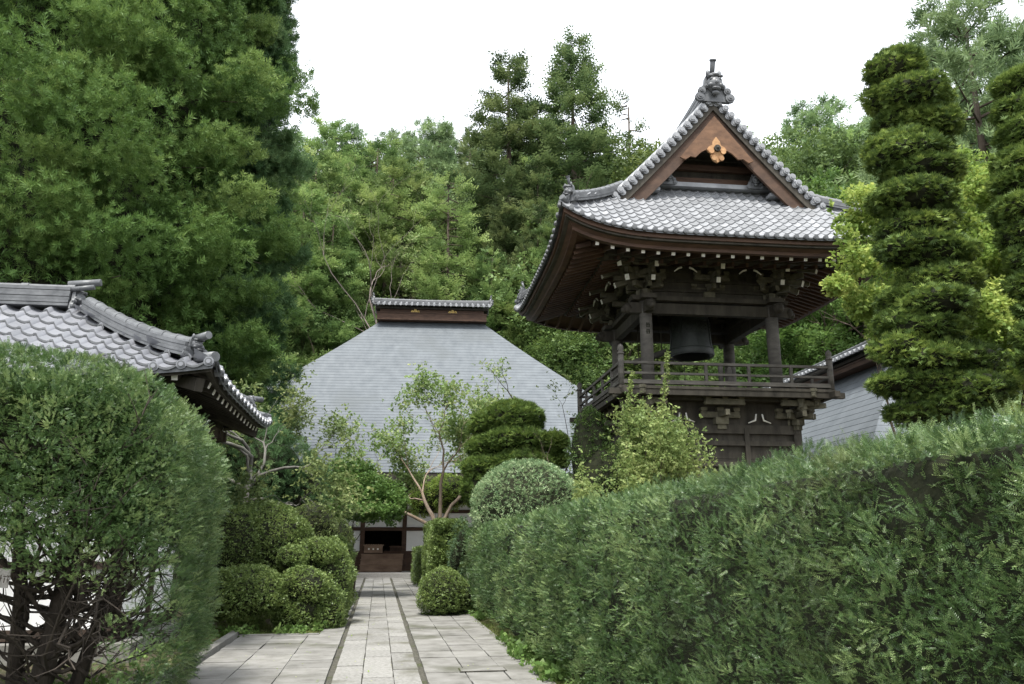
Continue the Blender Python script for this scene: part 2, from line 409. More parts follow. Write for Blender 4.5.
def hill_z(x, y):
    x = np.asarray(x, float); y = np.asarray(y, float)
    t = np.clip((y - 46 - .06 * np.abs(x - 5)) / 52, 0, 1.6)
    r = 24 * (t ** 1.25) + 3.5 * np.sin(x * .045 + 1.1) * np.clip(t, 0, 1) + 2 * np.sin(x * .11 + y * .07) * np.clip(t, 0, 1)
    return r - .6

def grid_sheet(name, xs, ys, zf, mat):
    mb = MB(); X, Y = np.meshgrid(xs, ys); Z = zf(X, Y)
    mb.grid([[(X[i, j], Y[i, j], Z[i, j]) for j in range(len(xs))] for i in range(len(ys))], sm=True)
    return tag(mb.build(name, mat), kind='structure')
grid_sheet('ground', np.array([-260, -160, -100, -40, -20, -12, -8, -6, -4, -2, 0, 2, 4, 8, 12, 20, 40, 100, 160, 260.]),
           np.array([-60, -40, -20, -8, 0, 6, 10, 14, 18, 22, 26, 32, 40, 60, 100, 150, 200.]), lambda x, y: x * 0 - .012, M['soil'])
grid_sheet('forested_hill', np.linspace(-150, 160, 63), np.linspace(44, 190, 50), hill_z, M['hill'])

def build_path():
    mb = MB(); rr = random.Random(11)
    def slab(w0, w1, s0, s1, z, m, t):
        g = .006; j = lambda: rr.uniform(-.006, .006)
        c = [pth(w0 + g + j(), s0 + g + j(), z), pth(w1 - g + j(), s0 + g + j(), z), pth(w1 - g + j(), s1 - g + j(), z), pth(w0 + g + j(), s1 - g + j(), z)]
        zt = rr.uniform(-.004, .006)
        top = [p + Vector((0, 0, .035 + zt)) for p in c]
        mb.add(c + top, [(4, 5, 6, 7), (0, 1, 5, 4), (1, 2, 6, 5), (2, 3, 7, 6), (3, 0, 4, 7)], m, t)
    # joint bed under everything
    mb.add([pth(-2.25, -12, .012), pth(-.5, -12, .012), pth(-.5, 4.6, .012), pth(-2.25, 4.6, .012)], [(0, 1, 2, 3)], 2)
    mb.add([pth(-1.0, 4.6, .012), pth(-.5, 4.6, .012), pth(-.5, 27.2, .012), pth(-1.0, 27.2, .012)], [(0, 1, 2, 3)], 2)
    mb.add([pth(-.5, -12, .012), pth(1.95, -12, .012), pth(1.95, 27.2, .012), pth(-.5, 27.2, .012)], [(0, 1, 2, 3)], 2)
    # middle strip: three courses of worn granite
    lanes = [(-.49, -.16), (-.16, .19), (.19, .49)]
    for (a, b) in lanes:
        s = -12 + rr.uniform(0, .5)
        while s < 26.8:
            ln = rr.uniform(.45, .95); slab(a, b, s, min(s + ln, 26.9), .012, 1, rr.uniform(.2, .85)); s += ln
    # raised dark strips are the bare joint bed; smooth slabs outside them
    s = -12
    while s < 26.5:
        ln = .62
        e = min(s + ln, 27)
        for (a, b) in ((.56, 1.03), (1.03, 1.49), (1.49, 1.93)):
            if s > 9 and b > 1.6: continue
            slab(a, b, s + rr.uniform(0, .01), e, .008, 0, rr.uniform(.25, .8))
        if s < 4.4:
            for (a, b) in ((-1.12, -.56), (-1.66, -1.12), (-2.2, -1.66)): slab(a, b, s, e, .008, 0, rr.uniform(.25, .8) + (.18 if (abs(s - 1.6) < .4 and a < -1.1) else 0))
        else:
            slab(-.95, -.56, s, e, .008, 0, rr.uniform(.2, .7))
        s += ln
    # small iron-grey drain cover let into the slabs on the right
    p = mb.build('stone_path', [M['stone'], M['granite'], M['joint']]); tag(p, kind='structure')
    k = MB()
    for a, b in ((-2.36, -2.23),):
        s = -6
        while s < 4.6:
            c = pth((a + b) / 2, s + .45, .05); k.box(c, (b - a, .89, .12), rz=PA, t=rr.uniform(.2, .8)); s += .9
    s = -2.3
    while s < -1.1:
        s += .6
    k.box(pth(-1.6, 4.62, .03), (1.3, .09, .07), rz=PA)
    tag(k.build('kerb', M['stone']), kind='structure')
    c = MB(); q = [pth(.98, .35, .056), pth(1.52, .35, .056), pth(1.52, .62, .056), pth(.98, .62, .056)]
    mid = pth(1.25, .485, .052)
    c.box(mid, (.56, .26, .006), rz=PA, m=1); c.box(mid, (.53, .235, .012), rz=PA, t=.35)
    tag(c.build('drain_cover', [M['stone'], M['joint']]), 'small rectangular stone drain cover let into the slabs on the right of the path', 'drain cover')
    g = MB(); g.add([pth(-9, 26.9, .02), pth(10, 26.9, .02), pth(10, 31, .02), pth(-9, 31, .02)], [(0, 1, 2, 3)])
    tag(g.build('forecourt', M['gravel']), kind='structure')
    ms = MB()
    def strip(w0, w1, s0, s1, seed):
        rows = []; q = random.Random(seed); n = int((s1 - s0) / .25)
        for i in range(n + 1):
            s = s0 + (s1 - s0) * i / n
            rows.append([pth(w0 + q.uniform(-.05, .05), s, .006), pth((w0 + w1) / 2, s, .03 + q.uniform(0, .03)), pth(w1 + q.uniform(-.06, .06), s, .006)])
        ms.grid(rows, sm=True)
    strip(1.9, 2.5, -9, 27, 3); strip(1.45, 1.98, 9, 26, 4); strip(-1.5, -.92, 4.7, 26, 5); strip(-2.75, -2.3, -8, 4.4, 6); strip(-3.6, -2.4, 3.6, 5.0, 8)
    tag(ms.build('moss_verge', M['moss']), kind='structure')
build_path()

# ================================================================ roof tools
def wave(u):
    return -.022 * math.sin(math.pi * u / .68) if u < .68 else .042 * math.sin(math.pi * (u - .68) / .32)

def tiles(mb, S, a0, a1, da, b0, b1, db, inside, rr, lip=.042, amp=1.0, m=0, K=7, lipm=1):
    na = int(round((a1 - a0) / da)); nb = int(round((b1 - b0) / db)); da = (a1 - a0) / na; db = (b1 - b0) / nb
    for j in range(nb):
        for i in range(na):
            am = a0 + da * (i + .5); bm = b0 + db * (j + .5)
            if not inside(am, bm): continue
            lo = []; hi = []; un = []
            for k in range(K + 1):
                u = k / K; a = a0 + da * (i + u); wv = wave(u) * amp
                p = Vector(S(a, b0 + db * j - .25 * db)); q = Vector(S(a, b0 + db * (j + 1)))
                lo.append(p + Vector((0, 0, wv + lip))); hi.append(q + Vector((0, 0, wv - .004))); un.append(p + Vector((0, 0, wv + lip - .032)))
            t = min(1, max(0, rr.gauss(.5, .2)))
            mb.grid([lo, hi], m, t, sm=True); mb.grid([un, lo], lipm, t * .7)

def layered_ridge(mb, pts, wd, n, lh, cap, rr, m=0, seg=.28):
    """A ridge of laid flat tiles under a row of round cap tiles."""
    z = 0
    for k in range(n):
        ww = wd * (1 - .035 * k) / 2 + (.012 if k % 2 else 0)
        mb.sweep(pts, [(-ww, z), (ww, z), (ww, z + lh * .82), (-ww, z + lh * .82)], m, .35 + .2 * (k % 2)); z += lh
        mb.sweep(pts, [(-ww * .9, z - lh * .2), (ww * .9, z - lh * .2), (ww * .9, z + .002), (-ww * .9, z + .002)], m, .05)
    # cap tiles
    P = [Vector(p) + Vector((0, 0, z)) for p in pts]
    ln = sum((b - a).length for a, b in zip(P, P[1:])); k = max(1, int(ln / seg))
    def along(s):
        for a, b in zip(P, P[1:]):
            d = (b - a).length
            if s <= d or b is P[-1]: return a + (b - a) * min(1, s / d)
            s -= d
    for i in range(k):
        a = along(ln * i / k); b = along(ln * (i + 1) / k); prof = []
        for q in range(9):
            an = math.pi * q / 8; prof.append((math.cos(an) * cap * 1.25, math.sin(an) * cap))
        mb.sweep([a, b], prof[::-1], m, .5 + rr.uniform(-.2, .3), sm=False)
        c = b - (b - a) * .12
        mb.sweep([c, b + (b - a) * .04], [(x * 1.13, zz * 1.16) for x, zz in prof[::-1]], m, .6)

def end_tile(mb, c, out, sc, m=0, horn=True):
    """Ogre-faced ridge-end tile with scrolls at its sides and a round tile poking up and out above it."""
    c = Vector(c); o = Vector(out).normalized(); s = o.cross(Vector((0, 0, 1))).normalized(); Z = Vector((0, 0, 1))
    mb.prism([c + s * x * sc + Z * z * sc - o * .06 * sc for x, z in [(-.55, 0), (.55, 0), (.5, .25), (.36, .42), (.3, .85), (.22, 1.0), (-.22, 1.0), (-.3, .85), (-.36, .42), (-.5, .25)]], o * .14 * sc, m, .45)
    for sg in (-1, 1):
        for (x, z, r) in ((.52, .12, .16), (.44, .36, .13), (.30, .52, .09)):
            q = c + s * sg * x * sc + Z * z * sc + o * .1 * sc
            mb.disc(q, o, r * sc, .10 * sc, 12, m, .4); mb.disc(q + o * .05 * sc, o, r * .62 * sc, .06 * sc, 10, m, .65); mb.disc(q + o * .08 * sc, o, r * .28 * sc, .06 * sc, 8, m, .4)
    q = c + o * .1 * sc
    def lump(x, z, d, r): mb.ball(q + s * x * sc + Z * z * sc + o * d * sc, [abs(v) * sc for v in r], 9, 6, m, .5)
    lump(0, .6, .02, (.27, .27, .30)); lump(0, .58, .22, (.09, .09, .10)); lump(0, .86, .1, (.26, .2, .09))
    for sg in (-1, 1):
        lump(sg * .13, .72, .17, (.075, .075, .07)); lump(sg * .17, .50, .15, (.10, .10, .09)); lump(sg * .15, .82, .2, (.11, .07, .05)); lump(sg * .2, 1.0, .02, (.07, .07, .13))
    lump(0, .38, .17, (.17, .10, .06)); lump(0, .25, .1, (.14, .1, .08))
    if not horn: return
    a = c + Z * 1.0 * sc - o * .05 * sc; mb.tube([a, a + o * .12 * sc + Z * .28 * sc, a + o * .2 * sc + Z * .5 * sc], [.085 * sc, .085 * sc, .095 * sc], 10, m, .6)
    mb.disc(a + o * .2 * sc + Z * .5 * sc, o * .35 + Z, .12 * sc, .05 * sc, 12, m, .5)

# ================================================================ bell tower
def bell_tower():
    rr = random.Random(5)
    HW, HD, ZE, TS = 4.43, 4.2, 8.56, 1.6
    YAW = R(7)
    C = Vector((5.04, 21.8, 0))
    root = thing('bell_tower', 'two storey timber bell tower with grey tiled gable roof and railed balcony above the hedge', 'bell tower', C, YAW)
    h = lambda t: .84 * t + .04 * t * t
    def lift(ra, t): return .58 * max(0, min(1.05, ra)) ** 5 * max(0, 1 - t / 3.0) ** 2
    def front(sg):
        def S(a, t):
            return (a * -sg, sg * (HD - t), ZE + h(t) + lift(abs(a) / max(.3, HW - t), t))
        return S
    def side(sg):
        def S(a, t):
            return (sg * (HW - t), a * sg, ZE + h(t) + (lift(abs(a) / max(.3, HD - t), t) if t < TS + .3 else 0))
        return S
    # ---- tiles
    mb = MB()
    for sg in (-1, 1):
        S = front(sg); tiles(mb, S, -HW, HW, .246, 0, 2.4, .2, lambda a, t: abs(a) < HW - t + .12, rr)
        S = side(sg)
        GY = HD - TS
        tiles(mb, S, -HD, HD, .246, 0, TS, .2, lambda a, t: abs(a) < HD - t + .12, rr)
        tiles(mb, S, -GY, GY, .246, TS, HW - .06, .202, lambda a, t: True, rr)
    for sg in (-1, 1):                                # round tile ends along the eaves
        for S, H_ in ((front(sg), HW), (side(sg), HD)):
            n = int(round(2 * H_ / .246))
            for i in range(n):
                a = -H_ + 2 * H_ * (i + .84) / n; p = Vector(S(a, -.06)); q = Vector(S(a, .1))
                d = (p - q); d.z = 0
                mb.disc(p + Vector((0, 0, .035)), d, .062, .05, 10, 1, .5); mb.disc(p + Vector((0, 0, .035)) + d.normalized() * .028, d, .04, .015, 8, 1, .2)
            rows = [[Vector(S(-H_ + 2 * H_ * i / 40, -.03)) + Vector((0, 0, dz)) for i in range(41)] for dz in (-.06, .01)]
            mb.grid(rows, 1, .4)
    roof = mb.build('roof', [M['tile'], M['tile_dark']], root)
    # underside of the main roof so that nothing shows through
    # ---- main ridge, end tiles, hips
    zr = ZE + h(HW)
    mr = MB(); pts = [(0, -2.72 + 5.44 * i / 12, zr - .02 + .10 * (abs(i - 6) / 6) ** 2) for i in range(13)]
    layered_ridge(mr, pts, .42, 5, .085, .10, rr, 0, .25); mr.build('main_ridge', M['tile_dark'], roof)
    for sg in (-1, 1):
        e = MB(); end_tile(e, (0, sg * 2.78, zr - .20), (0, sg, 0), .80); e.build('ridge_end_tile', M['tile_dark'], roof)
    for sx in (-1, 1):
        for sy in (-1, 1):
            hp = []
            for i in range(9):
                t = TS + .35 - (TS + .1) * i / 8
                hp.append(Vector((sx * (HW - t), sy * (HD - t), ZE + h(t) + lift(1, t) + .02)))
            q = MB(); layered_ridge(q, hp, .30, 3, .065, .085, rr, 0, .25)
            d = (hp[-1] - hp[0]); d.z = 0; d.normalize()
            end_tile(q, hp[-1] + d * .03 - Vector((0, 0, .02)), d, .42)
            a = hp[-1] + d * .16; q.tube([a - Vector((0, 0, .06)), a + d * .2 + Vector((0, 0, .0))], .07, 10, 0, .6)
            q.build('hip_ridge', M['tile_dark'], roof)
    # ---- gables
    for sg in (-1, 1):
        gy = sg * (HD - TS)
        def zc(x): return ZE + h(HW - abs(x))
        xs = [(-2.95 + 5.9 * i / 30) for i in range(31)]
        v = MB()                                          # verge: round tiles looking out along the slope
        for sx in (-1, 1):
            n = 19
            for i in range(n + 1):
                x = sx * (2.95 * i / n); p = Vector((x, gy + sg * .16, zc(x) + .02))
                v.tube([p - Vector((0, sg * .3, 0)), p + Vector((0, sg * .04, 0))], .088, 12, 0, .5 + rr.uniform(-.1, .2), sm=False); v.disc(p + Vector((0, sg * .05, 0)), (0, 1, 0), .055, .02, 10, 0, .25)
                if i < n:
                    x2 = sx * (2.95 * (i + .5) / n); p = Vector((x2, gy + sg * .10, zc(x2) - .10))
                    v.tube([p - Vector((0, sg * .3, 0)), p + Vector((0, sg * .04, 0))], .082, 12, 0, .45 + rr.uniform(-.1, .2), sm=False); v.disc(p + Vector((0, sg * .05, 0)), (0, 1, 0), .05, .02, 10, 0, .2)
            pl = [(sx * 2.98 * i / 14, gy - sg * .02, zc(2.98 * i / 14) + .09) for i in range(15)]
            v.tube(pl, .085, 10, 0, .65)
            pl = [(sx * 2.98 * i / 14, gy - sg * .30, zc(2.98 * i / 14) + .05) for i in range(15)]
            v.tube(pl, .06, 8, 0, .5)
        v.build('verge_tiles', M['tile'], roof)
        b = MB()
        for sx in (-1, 1):
            for (dz, hh, dy, th, mi, wide) in ((-.16, .20, .10, .10, 1, 0), (-.32, .56, .03, .08, 2, 0)):
                pl = []
                for i in range(17):
                    x = sx * 2.93 * i / 16; f = i / 16; pl.append(((x, gy + sg * dy, zc(x) + dz), hh * (1 + (.35 if mi == 1 else -.15) * f * f)))
                top = [Vector(p) for p, _ in pl]; bot = [Vector(p) - Vector((0, 0, k * 1.0)) for p, k in pl]
                o = Vector((0, -sg * th, 0))
                b.grid([top, bot], mi, .5); b.grid([[p + o for p in top], [p + o for p in bot]], mi, .4); b.grid([bot, [p + o for p in bot]], mi, .3); b.grid([top, [p + o for p in top]], mi, .3)
            # soffit boards behind the bargeboard up to the gable wall
            top = [Vector((sx * 2.9 * i / 12, gy + sg * .0, zc(2.9 * i / 12) - .17)) for i in range(13)]
            b.grid([top, [p - Vector((0, sg * 1.0, 0)) for p in top]], 1, .4)
        b.build('bargeboard', [M['wood_red'], M['wood_dark'], M['barge']], root)
        gw = MB(); wy = sg * (HD - 2.35)
        gw.add([(-2.4, wy, zc(2.0) - .35), (2.4, wy, zc(2.0) - .35), (0, wy, zr - .25)], [(0, 1, 2)], 0, .3)
        for k in range(5):
            z = zc(2.0) - .05 + k * .28; x = 2.0 - k * .27; gw.box((0, wy + sg * .03, z), (2 * x, .06, .05), t=.4)
        gw.box((0, wy + sg * .10, zc(2.03) + .12), (3.5, .16, .2), m=1, t=.5); gw.box((0, wy + sg * .08, zc(2.03) + .55), (2.6, .12, .16), m=1, t=.3)
        gw.build('gable_wall', [M['wood_dark'], M['wood_red']], root)
        fl = MB(); fl.box((0, wy + sg * .16, zc(2.03) - .04), (4.1, .3, .12), t=.6)
        fl.box((1.95, wy + sg * .5, zc(2.45) + .06), (.9, .3, .09), t=.6); fl.box((-1.95, wy + sg * .5, zc(2.45) + .06), (.9, .3, .09), t=.6)
        fl.build('flashing_tiles', M['tile'], roof)
        for sx in (-1, 1):
            e = MB(); end_tile(e, (sx * 1.2, wy + sg * .42, zc(2.15) + .0), (0, sg, 0), .36); e.tube([(sx * 1.2, wy + sg * .3, zc(2.15) + .2), (sx * 1.5, wy - sg * .1, zc(2.15) + .25)], .14, 8, 0, .5); e.build('gable_end_tile', M['tile_dark'], roof)
        g = MB(); gz = zr - 1.52; yy = gy + sg * .16
        out = [(0, .46), (.14, .28), (.17, .12), (.30, .06), (.38, -.06), (.30, -.16), (.22, -.13), (.24, -.3), (.16, -.46), (0, -.56)]
        poly = [(x, z) for x, z in out] + [(-x, z) for x, z in out[::-1][1:-1]]
        g.prism([(x * .70, yy, gz + z * .72) for x, z in poly], (0, -sg * .07, 0), 0, .7)
        g.disc((0, yy + sg * .04, gz - .02), (0, 1, 0), .09, .07, 12, 1, .4); g.ball((0, yy + sg * .08, gz - .02), .045, 8, 6, 1, .6)
        for sx in (-1, 1): g.disc((sx * .16, yy + sg * .02, gz - .1), (0, 1, 0), .075, .05, 10, 0, .9); g.disc((sx * .1, yy + sg * .02, gz - .3), (0, 1, 0), .07, .05, 10, 0, .3)
        # lighter fins that run up along the bargeboards from the pendant
        for sx in (-1, 1):
            g.prism([(sx * x, yy - sg * .02, gz + z) for x, z in ((.0, .95), (.12, .8), (1.0, -.30), (.86, -.36), (.72, -.26), (.58, -.28), (.42, -.12), (.2, .0), (.0, .1))], (0, -sg * .05, 0), 2, .6)
        g.build('gable_pendant', [M['wood_tan'], M['wood_dark'], M['fin']], root)
    # ---- eaves: fascia, soffit, rafters with white tips
    fa = MB(); so = MB(); ra = MB()
    for sg in (-1, 1):
        for S, H_, O_ in ((front(sg), HW, HD), (side(sg), HD, HW)):
            def pt(a, t, dz):
                p = Vector(S(a, 0)); q = Vector(S(a, 1.0)); d = q - p; d.z = 0; d.normalize(); return p + d * t + Vector((0, 0, dz))
            for (t, z0, z1, th, mi) in ((.05, -.04, -.17, .13, 0), (.10, -.15, -.22, .1, 1), (.30, -.21, -.36, .14, 0)):
                n = 44; al = [-(H_ - t) + 2 * (H_ - t) * i / n for i in range(n + 1)]
                f1 = [pt(a, t, z0) for a in al]; f2 = [pt(a, t, z1) for a in al]; f3 = [pt(a, t + th, z1) for a in al]
                fa.grid([f1, f2], mi, .55); fa.grid([f2, f3], mi, .4)
            n = 40; rows = []
            for t in (.12, .35, .9, 1.6, 2.3, 2.9, 3.3):
                al = [-(H_ - t) + 2 * (H_ - t) * i / n for i in range(n + 1)]
                rows.append([pt(a, t, -.16 if t < .3 else -.27 + .3 * (t - .5)) for a in al])
            so.grid(rows, 0, .4)
            isfront = O_ == HW and False or H_ == HW
            nr = int(2 * H_ / (.36 if isfront else .24))
            for i in range(nr):
                a = -H_ + 2 * H_ * (i + .5) / nr; te = min(3.2, H_ - abs(a))
                if te < .75: continue
                p = pt(a, .48, -.37); q = pt(a, te, -.37 + .3 * (te - .48)); one = sg < 0; r1 = MB() if one else ra; r1.beam(p, q, .075, .1, t=rr.uniform(.3, .7))
                d = (p - q).normalized()
                if isfront: r1.beam(p + d * .012, p, .085, .10, m=1)
                if one: r1.build('rafter', [M['wood_red'], M['white_paint']], root)
            # second, lower row nearer the wall
                if te > 1.6:
                    p = pt(a, 1.35, -.26); q = pt(a, te, -.26 + .3 * (te - 1.35)); ra.beam(p, q, .07, .1, t=rr.uniform(.2, .5))
            pl = [pt(-(H_ - 1.4) + 2 * (H_ - 1.4) * i / 24, 1.4, -.12) for i in range(25)]
            fa.sweep(pl, [(-.06, -.08), (.06, -.08), (.06, .06), (-.06, .06)], 1, .4)
    for sx in (-1, 1):
        for sy in (-1, 1):
            a = Vector((sx * (HW - .45), sy * (HD - .45), ZE + lift(1, .2) - .34)); b = Vector((sx * 1.73, sy * 1.5, ZE + .35)); ra.beam(a, b, .16, .22, t=.5)
    fa.build('eave_fascia', [M['wood_red'], M['wood_dark']], root)
    so.build('soffit', M['wood_red'], root); tag(ra.build('eave_rafters', [M['wood_red'], M['white_paint']], root), kind='stuff')
    # ---- upper storey: posts, tie beams, brackets
    PX, PY, ZF = 1.73, 1.5, 5.22
    for sx in (-1, 1):
        for sy in (-1, 1):
            p = MB(); p.tube([(sx * PX, sy * PY, ZF), (sx * PX, sy * PY, 7.66)], .165, 16, 0, .75); p.tube([(sx * PX, sy * PY, ZF), (sx * PX, sy * PY, ZF + .12)], .21, 16, 1, .5)
            o = p.build('post', [M['wood_grey'], M['wood_dark']], root)
            if sx < 0 and sy < 0:
                c = MB(); zz = 6.98; yb = sy * PY - .166
                for k in range(2):
                    z0 = zz - k * .17
                    for (x, z, a, b) in ((0, .05, .09, .014), (0, 0, .11, .014), (0, -.05, .09, .014), (-.035, 0, .014, .13), (.035, -.01, .014, .1), (.0, .02, .012, .07)):
                        c.box((sx * PX + x, yb, z0 + z), (a, .01, b))
                c.build('carved_characters', M['core'], o)
    tb = MB()
    for s in (-1, 1):
        tb.box((0, s * PY, 7.46), (2 * PX + .9, .2, .28), t=.6); tb.box((0, s * PY, 7.71), (2 * PX + .8, .42, .12), t=.75)
        tb.box((s * PX, 0, 7.455), (.2, 2 * PY + .9, .28), t=.6); tb.box((s * PX, 0, 7.715), (.42, 2 * PY + .8, .12), t=.75)
    for sx in (-1, 1):
        for sy in (-1, 1):                               # carved beam noses
            for d in (Vector((sx, 0, 0)), Vector((0, sy, 0))):
                q = Vector((sx * PX, sy * PY, 7.46)) + d * .48
                tb.ball(q, (.14, .14, .15), 9, 6, 0, .4); tb.ball(q + d * .1 + Vector((0, 0, -.05)), (.09, .09, .09), 8, 5, 0, .4)
    tb.box((0, 0, 7.9), (.26, 2 * PY, .3), t=.4)
    tb.build('tie_beam', M['wood_dark'], root)
    wl = MB()
    for s in (-1, 1):
        wl.box((0, s * PY, 8.25), (2 * PX, .07, .96), t=.6); wl.box((s * PX, 0, 8.25), (.07, 2 * PY, .96), t=.6)
        for k in range(3):
            wl.box((0, s * (PY + .06), 7.98 + k * .27), (2 * PX, .06, .09), t=.4); wl.box((s * (PX + .06), 0, 7.98 + k * .27), (.06, 2 * PY, .09), t=.4)
    wl.box((0, 0, 8.62), (2 * PX, 2 * PY, .05), t=.2)
    wl.build('bracket_wall', M['wood_dark'], root)
    def bracket(pos, n, tn, sc, zb, steps, nose=True):
        b = MB(); P = Vector(pos); N = Vector(n); T = Vector(tn)
        ax = Matrix((T, N, Vector((0, 0, 1)))).transposed()
        def bx(o, t_, z, s, m=0, tt=.5): b.box(P + N * o * sc + T * t_ * sc + Vector((0, 0, zb - P.z + z * sc)), (s[0] * sc, s[1] * sc, s[2] * sc), M=ax, m=m, t=tt)
        def cup(o, t_, z, s=.15):
            bx(o, t_, z, (s, s, s * .5), tt=.7); bx(o, t_, z - s * .42, (s * .72, s * .72, s * .4), tt=.5)
        cup(0, 0, .10, .3)
        for k in range(steps + 1):
            o = .34 * k; z = .25 + .25 * k
            bx(o, 0, z, (.92, .10, .13), tt=.55)
            for t_ in (-.39, 0, .39): cup(o, t_, z + .13)
            for s in (-1, 1): b.ball(P + N * o * sc + T * s * .45 * sc + Vector((0, 0, zb - P.z + (z - .03) * sc)), (.05 * sc, .05 * sc, .05 * sc), 6, 4, 0, .4)
            if k < steps: bx(o + .22, 0, z, (.10, .55, .13), tt=.5)
            if nose and k:
                a = P + N * (o + .02) * sc + Vector((0, 0, zb - P.z + (z - .06) * sc)); e = P + N * (o + .46) * sc + Vector((0, 0, zb - P.z + (z - .20) * sc))
                b.beam(a, e, .10 * sc, .13 * sc, t=.5); dd = (e - a).normalized(); b.beam(e, e + dd * .014, .105 * sc, .135 * sc, m=1)
        b.build('bracket_set', [M['wood_olive'], M['white_paint']], root)
    for s in (-1, 1):
        for x in (-PX, 0, PX): bracket((x, s * PY, 0), (0, s, 0), (1, 0, 0), 1.0, 7.77, 2)
        for y in (-PY, 0, PY): bracket((s * PX, y, 0), (s, 0, 0), (0, 1, 0), 1.0, 7.77, 2)
    for sx in (-1, 1):
        for sy in (-1, 1):
            d = Vector((sx, sy, 0)).normalized(); bracket((sx * PX, sy * PY, 0), d, (-d.y, d.x, 0), 1.12, 7.77, 2)
    st = MB()
    for s in (-1, 1):
        for L_, (n, tn, off) in ((PX, ((0, s, 0), (1, 0, 0), PY)), (PY, ((s, 0, 0), (0, 1, 0), PX))):
            N = Vector(n); T = Vector(tn); o = N * (off + .98)
            st.beam(o - T * (L_ + 1.5) + Vector((0, 0, 8.50)), o + T * (L_ + 1.5) + Vector((0, 0, 8.50)), .14, .15, m=1, t=.5)
            o2 = N * (off + .8)
            for c in (-.5, .5):
                for sg in (-1, 1):
                    q = o2 + T * (c * L_) + Vector((0, 0, 8.32)); st.tube([q + T * sg * .10 + Vector((0, 0, .05)), q + T * sg * .19 + Vector((0, 0, .02)), q + T * sg * .30 + Vector((0, 0, -.07))], [.028, .024, .012], 6, 0)
    st.build('eave_struts', [M['white_paint'], M['wood_dark']], root)
    # ---- balcony
    BX, BY = PX + 1.04, PY + 1.04
    fl = MB()
    n = 22
    for i in range(n):
        y = -BY + 2 * BY * (i + .5) / n; fl.box((0, y, ZF - .04), (2 * BX, 2 * BY / n - .012, .07), t=rr.uniform(.3, .8))
    for s in (-1, 1):
        fl.box((0, s * (BY - .1), ZF - .15), (2 * BX + .5, .14, .14), t=.5); fl.box((s * (BX - .1), 0, ZF - .155), (.14, 2 * BY + .5, .14), t=.5)
        fl.box((0, s * (BY - .5), ZF - .18), (2 * BX - .2, .1, .16), t=.4); fl.box((s * (BX - .5), 0, ZF - .185), (.1, 2 * BY - .2, .16), t=.4)
    for i in range(16):
        x = -BX + .2 + (2 * BX - .4) * i / 15; fl.box((x, 0, ZF - .12), (.07, 2 * BY - .1, .07), t=.4)
    fl.box((0, 0, ZF - .24), (2 * BX - 1.0, 2 * BY - 1.0, .03), t=.4)
    fl.build('balcony_floor', M['wood_dark'], root)
    rl = MB()
    for s in (-1, 1):
        for (z, hh, ww, ex) in ((ZF + .09, .10, .11, .03), (ZF + .31, .055, .06, .0), (ZF + .57, .065, .075, .0)):
            rl.box((0, s * (BY - .07), z), (2 * BX - .1 + ex, ww, hh), t=.6); rl.box((s * (BX - .07), 0, z + .003), (ww, 2 * BY - .1 + ex, hh), t=.6)
        for i in range(1, 5):
            x = -BX + 2 * BX * i / 5; rl.box((x, s * (BY - .07), ZF + .3), (.07, .065, .55), t=.5)
            y = -BY + 2 * BY * i / 5; rl.box((s * (BX - .07), y, ZF + .3), (.065, .07, .55), t=.5)
    rl.build('railing', M['wood_grey'], root)
    for sx in (-1, 1):
        for sy in (-1, 1):
            p = MB(); x, y = sx * (BX - .07), sy * (BY - .07); p.tube([(x, y, ZF), (x, y, ZF + .78)], .075, 10, 0, .6)
            p.tube([(x, y, ZF + .76), (x, y, ZF + .80), (x, y, ZF + .84), (x, y, ZF + .90), (x, y, ZF + .97), (x, y, ZF + 1.03)], [.09, .09, .055, .085, .07, .01], 10, 0, .7)
            p.build('railing_post', M['wood_grey'], root)
    for x in (.42, .66):
        p = MB(); p.tube([(x, -1.0, ZF), (x, -1.0, ZF + .86 - (.10 if x > .5 else 0)), (x, -1.0, ZF + .95 - (.10 if x > .5 else 0))], [.07, .07, .03], 10, 0, .5); p.build('stair_post', M['wood_grey'], root)
    # ---- brackets below the balcony and the boarded lower storey
    LX, LY, ZT = 2.0, 1.8, 4.38
    for s in (-1, 1):
        for x in (-LX, 0, LX): bracket((x, s * LY, 0), (0, s, 0), (1, 0, 0), 1.1, ZT - .02, 1, nose=False)
        for y in (-LY, 0, LY): bracket((s * LX, y, 0), (s, 0, 0), (0, 1, 0), 1.1, ZT - .02, 1, nose=False)
    for sx in (-1, 1):
        for sy in (-1, 1):
            d = Vector((sx, sy, 0)).normalized(); bracket((sx * LX, sy * LY, 0), d, (-d.y, d.x, 0), .95, ZT - .02, 2, nose=False)
    lw = MB()
    for s in (-1, 1):
        for k in range(12):
            z = .4 + k * .33; lw.box((0, s * (LY - .05), z), (2 * LX - .1, .06, .322), t=rr.uniform(.2, .6)); lw.box((s * (LX - .05), 0, z), (.06, 2 * LY - .1, .322), t=rr.uniform(.2, .6))
        for z, hh in ((.2, .3), (2.2, .16), (3.4, .12), (3.92, .12), (4.27, .22)):
            lw.box((0, s * LY, z), (2 * LX + .2, .14, hh), m=0, t=.45); lw.box((s * LX, 0, z + .003), (.14, 2 * LY + .2, hh), m=0, t=.45)
        for x in (-LX, -.65, .65, LX): lw.box((x, s * (LY + .01), 2.15), (.2 if abs(x) > 1 else .12, .16, 4.3), t=.4)
        for y in (-.6, .6): lw.box((s * (LX + .01), y, 2.15), (.16, .12, 4.3), t=.4)
        lw.box((0, s * (LY - .1), 4.75), (2 * LX - .2, .06, .8), t=.5); lw.box((s * (LX - .1), 0, 4.75), (.06, 2 * LY - .2, .8), t=.5)
